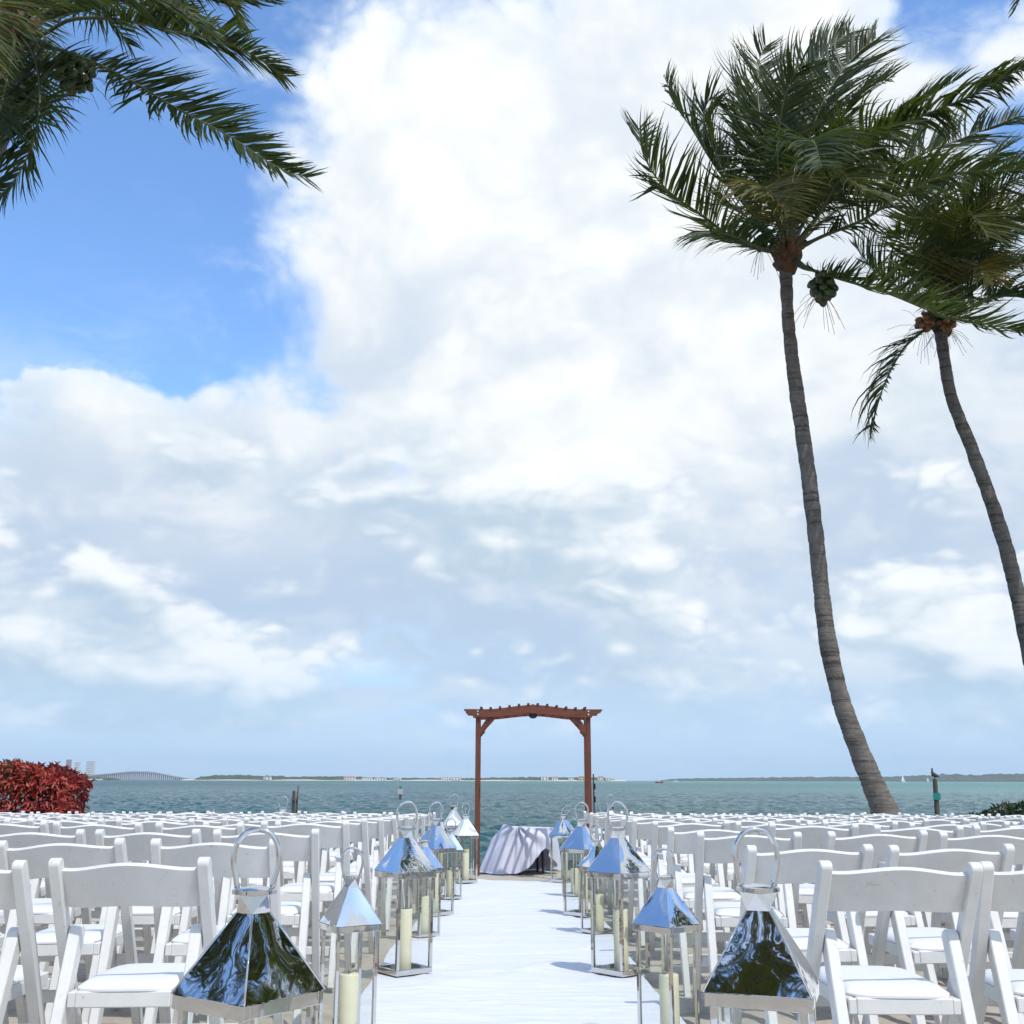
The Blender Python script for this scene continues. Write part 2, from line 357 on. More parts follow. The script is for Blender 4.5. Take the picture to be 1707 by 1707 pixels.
# ------------------------------------------------------------------ mesh helpers
class MB:
    def __init__(s): s.v = []; s.f = []
    def add(s, verts, faces):
        o = len(s.v); s.v.extend(tuple(v) for v in verts); s.f.extend(tuple(i + o for i in f) for f in faces)
        return s
    def box(s, c, size, rot=None, ch=0.0):
        hx, hy, hz = (q / 2 for q in size); vs = []
        if ch <= 0:
            vs = [Vector((x, y, z)) for x in (-hx, hx) for y in (-hy, hy) for z in (-hz, hz)]
            fs = [(0, 1, 3, 2), (4, 6, 7, 5), (0, 4, 5, 1), (2, 3, 7, 6), (0, 2, 6, 4), (1, 5, 7, 3)]
        else:
            bm = bmesh.new(); bmesh.ops.create_cube(bm, size=1)
            for v in bm.verts: v.co = Vector((v.co.x * 2 * hx, v.co.y * 2 * hy, v.co.z * 2 * hz))
            bmesh.ops.bevel(bm, geom=bm.edges[:], offset=ch, segments=1, affect='EDGES')
            bm.verts.index_update(); vs = [v.co.copy() for v in bm.verts]; fs = [tuple(v.index for v in f.verts) for f in bm.faces]; bm.free()
        c = Vector(c)
        vs = [(rot @ v if rot is not None else v) + c for v in vs]
        return s.add(vs, fs)
    def beam(s, a, b, w, h, side=Vector((1, 0, 0)), ch=0.0):       # a bar from a to b; w along side
        a, b = Vector(a), Vector(b); d = (b - a); L = d.length; d.normalize()
        sd_ = (side - d * side.dot(d)).normalized(); n = d.cross(sd_)
        rot = Matrix((sd_, n, d)).transposed()
        return s.box((a + b) / 2, (w, h, L), rot, ch)
    def tube(s, pts, rad, n=8, cap=True, closed=False):
        pts = [Vector(p) for p in pts]; m = len(pts)
        rads = rad if hasattr(rad, '__len__') else [rad] * m
        rings = []; prev = None
        for i, p in enumerate(pts):
            if closed: t_ = pts[(i + 1) % m] - pts[i - 1]
            else: t_ = pts[min(i + 1, m - 1)] - pts[max(i - 1, 0)]
            t_.normalize()
            if prev is None:
                ref = Vector((0, 0, 1)) if abs(t_.z) < 0.9 else Vector((1, 0, 0)); u = t_.cross(ref).normalized()
            else: u = (prev - t_ * prev.dot(t_)).normalized()
            prev = u; w = t_.cross(u)
            rings.append([p + (u * math.cos(q) + w * math.sin(q)) * rads[i] for q in (2 * math.pi * k / n for k in range(n))])
        vs = [v for r in rings for v in r]; fs = []
        for i in range(m if closed else m - 1):
            j = (i + 1) % m
            for k in range(n):
                k2 = (k + 1) % n; fs.append((i * n + k, i * n + k2, j * n + k2, j * n + k))
        if cap and not closed: fs.append(tuple(range(n - 1, -1, -1))); fs.append(tuple((m - 1) * n + k for k in range(n)))
        return s.add(vs, fs)
    def prism(s, poly, axis, lo, hi):          # 2-D outline extruded along an axis ('y': outline in x,z)
        n = len(poly)
        if axis == 'y': vs = [Vector((a, lo, b)) for a, b in poly] + [Vector((a, hi, b)) for a, b in poly]
        elif axis == 'x': vs = [Vector((lo, a, b)) for a, b in poly] + [Vector((hi, a, b)) for a, b in poly]
        else: vs = [Vector((a, b, lo)) for a, b in poly] + [Vector((a, b, hi)) for a, b in poly]
        fs = [tuple(range(n)), tuple(range(2 * n - 1, n - 1, -1))]
        fs += [(i, i + n, (i + 1) % n + n, (i + 1) % n) for i in range(n)]
        return s.add(vs, fs)
    def lathe(s, prof, n=20, c=(0, 0, 0)):
        c = Vector(c); vs = []; fs = []
        for r, z in prof: vs += [c + Vector((r * math.cos(2 * math.pi * k / n), r * math.sin(2 * math.pi * k / n), z)) for k in range(n)]
        for i in range(len(prof) - 1):
            for k in range(n):
                k2 = (k + 1) % n; fs.append((i * n + k, i * n + k2, (i + 1) * n + k2, (i + 1) * n + k))
        fs.append(tuple(range(n - 1, -1, -1))); fs.append(tuple((len(prof) - 1) * n + k for k in range(n)))
        return s.add(vs, fs)
    def mesh(s, name, mat, smooth=False, angle=None, fix=True):
        me = bpy.data.meshes.new(name); me.from_pydata([tuple(v) for v in s.v], [], s.f)
        if fix:
            bm = bmesh.new(); bm.from_mesh(me); bmesh.ops.recalc_face_normals(bm, faces=bm.faces[:]); bm.to_mesh(me); bm.free()
        me.materials.append(M(mat))
        if smooth:
            me.polygons.foreach_set('use_smooth', [True] * len(me.polygons))
            if angle: me.set_sharp_from_angle(angle=R(angle))
        me.update(); return me

def new(name, data=None, parent=None, loc=(0, 0, 0), rotz=0.0):
    o = bpy.data.objects.new(name, data); col.objects.link(o)
    o.location = loc; o.rotation_euler = (0, 0, rotz)
    if parent is not None: o.parent = parent
    return o
def tag(o, label, cat, group=None, kind=None):
    if label: o['label'] = label
    if cat: o['category'] = cat
    if group: o['group'] = group
    if kind: o['kind'] = kind
    return o
def struct(o): o['kind'] = 'structure'; return o
def copy_tree(o, parent=None):
    c = o.copy(); col.objects.link(c); c.parent = parent
    for ch in o.children: copy_tree(ch, c)
    return c
def spline(P, n):
    P = [Vector(p) for p in P]; P = [P[0] * 2 - P[1]] + P + [P[-1] * 2 - P[-2]]
    L = [0.0]
    out = []; segs = len(P) - 3
    for i in range(n):
        u = i / (n - 1) * segs; k = min(int(u), segs - 1); f = u - k
        a, b, c, d = P[k:k + 4]
        out.append(0.5 * (2 * b + (c - a) * f + (2 * a - 5 * b + 4 * c - d) * f * f + (3 * b - a - 3 * c + d) * f ** 3))
    return out

# ------------------------------------------------------------------ ground
SEA_Z = -0.75
def smooth(x): x = np.clip(x, 0, 1); return x * x * (3 - 2 * x)
def ground_base(x, y):
    x = np.asarray(x, float); y = np.asarray(y, float)
    z = -0.020 * np.clip(y - 6.0, 0, 8)
    for cx in (-0.69, 1.17): z = z + 0.13 * np.exp(-((x - cx) / 0.38) ** 2 - ((y - 13.35) / 0.33) ** 2)
    edge = 15.0 + 0.10 * np.sin(x * 1.3) + 0.05 * np.sin(x * 4.1 + 1)
    z = z - 0.85 * smooth((y - edge) / 1.5) - 0.06 * np.clip(y - edge - 1.5, 0, 60)
    return z
def G(x, y): return float(ground_base(x, y))
def make_sand():
    xs = np.concatenate([-np.geomspace(600, 8, 26), np.arange(-7.8, 7.81, 0.06), np.geomspace(8, 600, 26)])
    ys = np.concatenate([-np.geomspace(300, 3, 20), np.arange(-2.5, 2, 0.5), np.arange(2.0, 16.4, 0.058), np.geomspace(16.5, 90, 14)])
    X, Y = np.meshgrid(xs, ys); Z = ground_base(X, Y)
    n = np.zeros_like(Z)
    for i in range(X.shape[0]):
        for j in range(X.shape[1]):
            x, y = X[i, j], Y[i, j]
            if abs(x) < 8 and 1.9 < y < 16.3:
                n[i, j] = 0.020 * mnoise.noise(Vector((x * 1.6, y * 1.6, 0))) + 0.020 * mnoise.noise(Vector((x * 5, y * 5, 3))) + 0.009 * mnoise.noise(Vector((x * 11, y * 11, 8)))
    Z = Z + n - 0.012
    nr, nc = X.shape
    v = np.stack([X, Y, Z], -1).reshape(-1, 3)
    idx = np.arange(nr * nc).reshape(nr, nc)
    f = np.stack([idx[:-1, :-1], idx[:-1, 1:], idx[1:, 1:], idx[1:, :-1]], -1).reshape(-1, 4)
    me = bpy.data.meshes.new('sand'); me.from_pydata(v.tolist(), [], f.tolist())
    me.polygons.foreach_set('use_smooth', [True] * len(me.polygons)); me.materials.append(M('sand')); me.update()
    struct(new('sand_ground', me))
make_sand()

def make_sea():
    r1 = np.geomspace(14.6, 260, 560); r2 = np.geomspace(270, 7000, 46)
    ds = np.concatenate([r1, r2]); th = np.concatenate([np.linspace(-80, -31, 26)[:-1], np.linspace(-31, 31, 500), np.linspace(31, 80, 26)[1:]])
    T, D = np.meshgrid(np.radians(th), ds)
    X = D * np.tan(np.clip(T, -1.3, 1.3)); Y = D.copy()
    Z = np.zeros_like(X)
    step = np.gradient(ds)[:, None] * np.ones_like(X)
    dx = np.abs(np.gradient(X, axis=1)); step = np.maximum(step, dx)
    r = np.random.default_rng(5)
    for lam in np.geomspace(0.32, 3.4, 44):
        ang = R(-62) + r.normal(0, 0.55); kx, ky = math.cos(ang), math.sin(ang)
        a = 0.0205 * lam ** 0.62; ph = r.uniform(0, 6.28)
        fade = smooth((lam / step - 1.6) / 2.0)
        s = np.sin(2 * math.pi / lam * (kx * X + ky * Y) + ph + 0.6 * np.sin(0.21 * X / lam ** .5 + ph * 3) + 0.5 * np.sin(0.17 * Y / lam ** .5 + ph))
        Z += a * fade * (1 - 1.6 * np.abs(s) ** 1.0 * 0.5 + 0.5 * s)
    Z -= Z[:200].mean(); Z += SEA_Z
    nr, nc = X.shape
    v = np.stack([X, Y, Z], -1).reshape(-1, 3); idx = np.arange(nr * nc).reshape(nr, nc)
    f = np.stack([idx[:-1, :-1], idx[:-1, 1:], idx[1:, 1:], idx[1:, :-1]], -1).reshape(-1, 4)
    me = bpy.data.meshes.new('sea'); me.from_pydata(v.tolist(), [], f.tolist())
    me.polygons.foreach_set('use_smooth', [True] * len(me.polygons)); me.materials.append(M('sea')); me.update()
    struct(new('sea_water', me))
make_sea()

# ------------------------------------------------------------------ aisle runner
def make_runner():
    xs = np.linspace(-1, 1, 46); ys = np.linspace(0.6, 12.95, 340); v = []; f = []
    for y in ys:
        el = 0.70 + 0.022 * math.sin(y * 1.1) + 0.012 * math.sin(y * 3.7 + 1); er = 0.69 + 0.022 * math.sin(y * 1.3 + 2) + 0.012 * math.sin(y * 4.1)
        for u in xs:
            x = u * (el if u < 0 else er)
            yy = y + 0.05 * u * smooth((y - 12.2) / 0.7)
            h = 0.014 * mnoise.noise(Vector((x * 2.2, yy * 3.0, 1))) + 0.009 * mnoise.noise(Vector((x * 4 + yy, yy * 6, 4)))
            q = mnoise.noise(Vector((x * 1.3 + 0.4 * yy, yy * 1.9, 9)))
            h += 0.016 * max(0, 1 - abs(q) * 11)
            q2 = mnoise.noise(Vector((x * 0.8 - 0.9 * yy, yy * 2.6 + x, 21))); h += 0.011 * max(0, 1 - abs(q2) * 15)
            v.append((x, yy, G(x, yy) + 0.026 + 0.6 * h * (1 - 0.6 * abs(u) ** 4)))
    n = len(xs)
    for i in range(len(ys) - 1):
        for j in range(n - 1): f.append((i * n + j, i * n + j + 1, (i + 1) * n + j + 1, (i + 1) * n + j))
    me = bpy.data.meshes.new('runner'); me.from_pydata(v, [], f); me.materials.append(M('runner'))
    me.polygons.foreach_set('use_smooth', [True] * len(f)); me.update()
    tag(new('aisle_runner', me), 'long white cloth runner laid on the sand between the lantern rows', 'runner')
make_runner()

# ------------------------------------------------------------------ folding chairs
def rounded_bar_profile(w, h): pass
def make_chair():
    root = new('folding_chair')
    def bar(a, b, w, h, top_round=True, ch=0.003):
        """flat wooden bar from a (foot) to b (top) with a rounded top end, seen from the side"""
        a, b = Vector(a), Vector(b); d = b - a; L = d.length; d.normalize()
        n = Vector((1, 0, 0)).cross(d)               # depth direction in the YZ plane
        prof = [(-h / 2, 0), (h / 2, 0)]
        if top_round: prof += [(h / 2 * math.cos(q), L - h * 0.45 + h * 0.45 * math.sin(q)) for q in np.linspace(0, math.pi, 8)]
        else: prof += [(h / 2, L), (-h / 2, L)]
        bm = bmesh.new()
        lo = [bm.verts.new(a + n * u + d * t_ + Vector((-w / 2, 0, 0))) for u, t_ in prof]
        hi = [bm.verts.new(a + n * u + d * t_ + Vector((w / 2, 0, 0))) for u, t_ in prof]
        bm.faces.new(lo[::-1]); bm.faces.new(hi); k = len(prof)
        for i in range(k): bm.faces.new((lo[i], lo[(i + 1) % k], hi[(i + 1) % k], hi[i]))
        bmesh.ops.recalc_face_normals(bm, faces=bm.faces[:])
        es = [e for e in bm.edges if e.calc_face_angle(0) > 0.8]
        bmesh.ops.bevel(bm, geom=es, offset=ch, segments=1, affect='EDGES')
        me = bpy.data.meshes.new('bar'); bm.to_mesh(me); bm.free(); me.materials.append(M('white_paint'))
        me.polygons.foreach_set('use_smooth', [True] * len(me.polygons)); me.set_sharp_from_angle(angle=R(40)); return me
    top, foot = (-0.20, 0.788), (0.23, 0.0)
    mp = bar((0, foot[0], foot[1]), (0, top[0], top[1]), 0.033, 0.036)
    ml = bar((0, -0.28, 0.0), (0, -0.075, 0.60), 0.033, 0.046)
    for s in (-1, 1):
        new('post', mp, root, (s * 0.208, 0, 0)); new('leg', ml, root, (s * 0.1725, 0, 0))
    # backrest: bowed board with a crowned upper edge
    v = []; f = []; nx = 17
    dv = Vector((0, foot[0] - top[0], foot[1] - top[1])).normalized()
    nn = Vector((0, dv.z, -dv.y))                    # points to the rear / front
    if nn.y > 0: nn = -nn
    for side in (0, 1):
        for i in range(nx):
            u = -1 + 2 * i / (nx - 1); x = u * 0.1925
            c = (0.5 + 0.5 * math.cos(u * math.pi)) ** 0.8 if abs(u) < 1 else 0
            for q in (0, 0.5, 1.0):
                tdist = (0.152 - 0.018 * c) * (1 - q) + (0.038 - 0.031 * c) * q
                base = Vector((x, top[0], top[1])) + dv * tdist
                bow = 0.026 * (1 - u * u) - 0.008
                v.append(base + nn * (bow + (0.008 if side else -0.008)))
    K = nx * 3
    for i in range(nx - 1):
        for q in range(2):
            a = i * 3 + q; f.append((a, a + 1, a + 4, a + 3)); f.append((K + a, K + a + 3, K + a + 4, K + a + 1))
        for q in (0, 2):
            a = i * 3 + q; f.append((a, a + 3, K + a + 3, K + a))
    for i in (0, nx - 1):
        for q in range(2): a = i * 3 + q; f.append((a, a + 1, K + a + 1, K + a))
    mb = MB(); mb.add(v, f); new('backrest', mb.mesh('backrest', 'white_paint', True, 50), root)
    # seat frame
    mb = MB()
    mb.box((-0.142, 0.035, 0.415), (0.022, 0.40, 0.040), ch=0.003); mb.box((0.142, 0.035, 0.415), (0.022, 0.40, 0.040), ch=0.003)
    mb.box((0, -0.155, 0.4155), (0.262, 0.022, 0.042), ch=0.003); mb.box((0, 0.226, 0.4155), (0.262, 0.022, 0.042), ch=0.003)
    mb.box((0, 0.035, 0.428), (0.262, 0.358, 0.008))
    new('seat_frame', mb.mesh('seat_frame', 'white_paint'), root)
    # cushion: puffed pad with rounded corners
    n = 14; v = []; f = []
    def sq(u, v_): # square to rounded-square
        e = 5.0; m = max(abs(u), abs(v_)); l = (abs(u) ** e + abs(v_) ** e) ** (1 / e) or 1
        return u * m / l, v_ * m / l
    for lay in (0, 1):
        for i in range(n + 1):
            for j in range(n + 1):
                u = -1 + 2 * i / n; w = -1 + 2 * j / n; m = max(abs(u), abs(w)); a, b = sq(u, w)
                zz = 0.4365 + (0.019 * (1 - m ** 6) ** 0.5 + 0.006 if lay else 0.0)
                v.append((a * 0.151, 0.035 + b * 0.203, zz))
    K = (n + 1) ** 2
    for i in range(n):
        for j in range(n):
            a = i * (n + 1) + j; f.append((a, a + 1, a + n + 2, a + n + 1)); f.append((K + a, K + a + n + 1, K + a + n + 2, K + a + 1))
    rim = [i for i in range(n + 1)] + [(i) * (n + 1) + n for i in range(1, n + 1)] + [n * (n + 1) + j for j in range(n - 1, -1, -1)] + [i * (n + 1) for i in range(n - 1, 0, -1)]
    for q in range(len(rim)): a, b = rim[q], rim[(q + 1) % len(rim)]; f.append((a, b, K + b, K + a))
    mb = MB(); mb.add(v, f); new('cushion', mb.mesh('cushion', 'vinyl', True, 60), root)
    mb = MB().box((0, 0.105, 0.22), (0.382, 0.018, 0.042), ch=0.003); new('stretcher', mb.mesh('stretcher', 'white_paint'), root)
    mb = MB().box((0, -0.222, 0.165), (0.311, 0.018, 0.045), ch=0.003); new('stretcher', mb.mesh('stretcher', 'white_paint'), root)
    mb = MB().box((0, 0.205, 0.045), (0.382, 0.016, 0.034), ch=0.003); new('stretcher', mb.mesh('stretcher', 'white_paint'), root)
    return root
ORD = ['first', 'second', 'third', 'fourth', 'fifth', 'sixth', 'seventh', 'eighth', 'ninth', 'tenth', 'eleventh', 'twelfth', 'thirteenth']
ROW0, PITCHY, NROW = 3.13, 0.865, 12
def place_chairs():
    proto = make_chair(); first = True
    rr = random.Random(3)
    for k in range(NROW):
        yb = ROW0 + PITCHY * k                       # where the backrest tops stand
        for s in (-1, 1):
            for j in range(13):
                x = s * ((0.845 if s < 0 else 0.812) + 0.225 + 0.518 * j)
                if abs(x) - 0.26 > 0.475 * (yb + 0.4) + 0.12: continue
                c = proto if first else copy_tree(proto); first = False
                px, py = x + rr.gauss(0, 0.014), yb + 0.20 + rr.gauss(0, 0.030)
                c.location = (px, py, G(px, py) + rr.uniform(-0.012, 0.004))
                c.rotation_euler = (rr.gauss(0, 0.012), rr.gauss(0, 0.010), rr.gauss(0, R(2.8)))
                tag(c, f"white folding chair {'left' if s < 0 else 'right'} of aisle, {ORD[k]} row from camera, {ORD[j]} seat from the runner", 'chair', 'white folding chairs in rows facing the sea')
place_chairs()

# ------------------------------------------------------------------ lanterns
def make_lantern(k, H_body, a, tilt=0.0):
    """k scales roof and handle; a is the width of the eaves, H_body the height of the glass body"""
    root = new('metal_lantern')
    w = a * 0.90; t_ = 0.017 * k; z0 = 0.0
    # base tray: frame with a dark floor
    mb = MB(); h = 0.026 * k
    for s in (-1, 1):
        mb.box((s * (w / 2 - t_ / 2), 0, h / 2), (t_, w, h), ch=0.0015); mb.box((0, s * (w / 2 - t_ / 2), h / 2), (w - 2 * t_, t_, h - 0.001), ch=0.0015)
    mb.box((0, 0, 0.006), (w - 2 * t_, w - 2 * t_, 0.006))
    new('base', mb.mesh('lantern_base', 'steel'), root)
    mp = MB().box((0, 0, 0), (t_, t_, H_body - h - 0.03 * k), ch=0.0015).mesh('lantern_post', 'steel')
    for sx in (-1, 1):
        for sy in (-1, 1): new('post', mp, root, (sx * (w / 2 - t_ / 2), sy * (w / 2 - t_ / 2), h + (H_body - h - 0.03 * k) / 2))
    pane = MB().box((0, 0, 0), (w - 2 * t_ - 0.002, 0.003, H_body - h - 0.034 * k)).mesh('lantern_pane', 'glass')
    for q in range(4):
        d = w / 2 - t_ / 2; an = q * math.pi / 2
        new('pane', pane, root, (d * math.sin(an), -d * math.cos(an), h + (H_body - h - 0.03 * k) / 2), an)
    mb = MB(); zb = H_body - 0.03 * k; hb = 0.03 * k; we = a * 0.985
    for s in (-1, 1):
        mb.box((s * (we / 2 - t_ / 2), 0, zb + hb / 2), (t_, we, hb), ch=0.0015); mb.box((0, s * (we / 2 - t_ / 2), zb + hb / 2), (we - 2 * t_, t_, hb - 0.001), ch=0.0015)
    new('eave_band', mb.mesh('eave_band', 'steel'), root)
    # roof of four folded sheets with thin seams
    hr = 0.165 * k; ts = 0.054 * k; zr = H_body + 0.001
    mb = MB(); n = 6; v = []; f = []
    for i in range(n + 1):
        q = i / n; hw = (a / 2) * (1 - q) + (ts / 2) * q; 
        for j in range(n + 1):
            u = -1 + 2 * j / n
            sag = 0.0022 * k * (1 - u * u) * math.sin(math.pi * q)
            v.append((u * (hw - 0.0012), -(hw - 0.0) + sag, zr + hr * q - sag * 0.5))
    for i in range(n):
        for j in range(n): A = i * (n + 1) + j; f.append((A, A + 1, A + n + 2, A + n + 1))
    mb.add(v, f); rp = mb.mesh('roof_panel', 'roof_steel', True, fix=False)
    for q in range(4): new('roof_panel', rp, root, (0, 0, 0), q * math.pi / 2)
    mb = MB()
    for sx in (-1, 1):
        for sy in (-1, 1): mb.tube([(sx * a / 2, sy * a / 2, zr), (sx * ts / 2, sy * ts / 2, zr + hr)], 0.0022 * k, 6)
    new('roof_seams', mb.mesh('roof_seams', 'steel', True), root)
    # faceted neck: small square twisted into a wider one
    zn = zr + hr; hn = 0.040 * k; r1 = ts / 2 * 1.414 * 0.98; r2 = 0.044 * k
    lo = [Vector((r1 * math.cos(R(45 + 90 * i)), r1 * math.sin(R(45 + 90 * i)), zn)) for i in range(4)]
    hi = [Vector((r2 * math.cos(R(90 * i)), r2 * math.sin(R(90 * i)), zn + hn)) for i in range(4)]
    fs = []
    for i in range(4): fs += [(i, (i + 1) % 4, 4 + (i + 1) % 4), (i, 4 + (i + 1) % 4, 4 + i)]
    fs += [(3, 2, 1, 0), (4, 5, 6, 7)]
    mb = MB().add(lo + hi, fs); new('neck', mb.mesh('neck', 'steel'), root)
    zp = zn + hn + 0.0006
    mb = MB().lathe([(0.046 * k, zp), (0.050 * k, zp + 0.001), (0.050 * k, zp + 0.009 * k), (0.047 * k, zp + 0.011 * k), (0.020 * k, zp + 0.015 * k)], 28)
    new('cap_plate', mb.mesh('cap_plate', 'steel', True, 35), root)
    # handle: horseshoe loop hinged on two lugs
    zh = zp + 0.012 * k; pts = []
    hh = 0.128 * k
    for i in range(33):
        q = -1 + 2 * i / 32; an = q * R(138)
        pts.append((0.050 * k * math.sin(an) * (1.0 if abs(q) < .65 else 1.0), 0, zh + hh * (0.56 + 0.44 * math.cos(an)) if abs(q) < .7 else 0))
    pts = [(0.040, 0.008), (0.043, 0.026), (0.050, 0.055), (0.0505, 0.078), (0.045, 0.103), (0.032, 0.122), (0.016, 0.131), (0, 0.1335)]
    prof = spline([Vector((x * k, 0, z * k)) for x, z in pts], 22)
    full = prof + [Vector((-p.x, 0, p.z)) for p in prof[-2::-1]]
    hm = MB().tube(full, 0.0064 * k, 10).mesh('handle', 'steel', True)
    ho = new('handle', hm, root, (0, 0, zp + 0.006 * k)); ho.rotation_euler = (tilt, 0, 0)
    lug = MB(); 
    for s in (-1, 1): lug.lathe([(0.006 * k, zp + 0.008 * k), (0.006 * k, zp + 0.022 * k), (0.003 * k, zp + 0.025 * k)], 10, (s * 0.040 * k, 0.007 * k, 0))
    new('hinge', lug.mesh('hinge', 'steel', True, 40), root)
    return root
def make_candle(r, h):
    mb = MB().lathe([(r * 0.98, 0), (r, 0.003), (r, h - 0.006), (r * 0.96, h - 0.001), (r * 0.90, h), (r * 0.55, h - 0.006), (r * 0.15, h - 0.010)], 28)
    root = new('pillar_candle', mb.mesh('candle', 'wax', True, 50))
    new('wick', MB().tube([(0, 0, h - 0.011), (0.001, 0, h + 0.004), (0.004, 0.001, h + 0.012)], 0.0013, 6).mesh('wick', 'wick', True), root)
    return root
LANTERNS = [  # big?, X, Y, rotation, handle turn, tilt, label
    (1, -0.596, 2.64, 55, 0, 0, 'nearest big steel lantern left of the runner, cut off by the bottom edge'),
    (1, 0.588, 2.72, 71, 0, 0, 'nearest big steel lantern right of the runner, cut off by the bottom edge'),
    (0, -0.627, 4.45, 30, 0, 0, 'small steel lantern nearest the camera on the left edge of the runner'),
    (0, 0.598, 4.45, 44, 0, 0, 'small steel lantern nearest the camera on the right edge of the runner'),
    (1, -0.562, 6.0, 38, 0, 0, 'second big steel lantern from the camera on the left runner edge'),
    (1, 0.565, 6.0, 43, 0, 0, 'second big steel lantern from the camera on the right runner edge'),
    (0, -0.59, 7.6, 40, 0, 0, 'second small steel lantern from the camera on the left runner edge'),
    (0, 0.585, 7.8, 30, 0, 0, 'second small steel lantern from the camera on the right runner edge'),
    (1, -0.608, 9.0, 45, 0, 0, 'third big steel lantern from the camera on the left runner edge'),
    (1, 0.56, 9.0, 47, 0, 0, 'third big steel lantern from the camera on the right runner edge'),
    (0, -0.57, 10.5, 25, 0, 0, 'third small steel lantern from the camera on the left runner edge'),
    (0, 0.595, 10.85, 42, 0, 0, 'third small steel lantern from the camera on the right runner edge'),
    (1, -0.518, 12.6, 20, 35, 0, 'fourth big steel lantern on the left, at the far end of the runner'),
    (1, 0.585, 12.7, 36, 30, 38, 'fourth big steel lantern on the right, handle leaning, at the runner end'),
    (1, -0.690, 13.35, 12, 0, 0, 'big steel lantern standing highest, just left of the wooden arch'),
    (0, -0.845, 13.30, 14, 88, 0, 'small far lantern left of the arch, outermost of three'),
    (0, -0.545, 13.35, 14, 70, 0, 'small far lantern tucked between the left arch posts and a big lantern'),
    (1, 1.175, 13.35, 12, 0, 0, 'far big steel lantern right of the arch, handle above the white chairs'),
    (0, 1.045, 13.30, 14, 88, 0, 'small far lantern close to the right arch post, handle seen edge on'),
    (0, 1.295, 13.30, 14, 88, 0, 'small far lantern right of the arch, outermost of three'),
    (1, -2.73, 13.35, 14, 0, 0, 'big steel lantern beyond the left chair rows, only its handle showing'),
    (0, -3.55, 13.35, 14, 88, 0, 'small lantern farthest left beyond the chairs, handle seen edge on'),
]
def place_lanterns():
    big = make_lantern(1.02, 0.497, 0.241); small = make_lantern(0.80, 0.425, 0.187)
    cb = make_candle(0.0375, 0.30); cs = make_candle(0.0375, 0.235)
    used = {}
    for isb, x, y, rot, hturn, tilt, label in LANTERNS:
        src = big if isb else small
        o = src if src not in used else copy_tree(src); used[src] = 1
        z = G(x, y) + (0.036 if abs(x) < 0.71 and y < 13.0 else 0.0)
        if abs(x) > 2: z += 0.10
        if y < 3: z += 0.0
        o.location = (x, y, z); o.rotation_euler = (0, 0, R(rot))
        # the loop stands roughly square to the aisle whatever the box does
        for ch in o.children:
            if ch.name.split('.')[0] in ('handle', 'hinge'):
                ch.rotation_euler = (R(tilt) if ch.name.startswith('handle') else 0, 0, R(hturn - rot + 6))
        tag(o, label, 'lantern', 'steel lanterns with candles')
        csrc = cb if isb else cs
        c = csrc if csrc not in used else copy_tree(csrc); used[csrc] = 1
        c.location = (x + 0.004, y - 0.006, z + 0.0095); c.rotation_euler = (0, 0, R(rot * 7))
        tag(c, 'cream pillar candle inside the ' + ' '.join(label.replace(',', '').split()[:11]), 'candle', 'cream pillar candles')
place_lanterns()

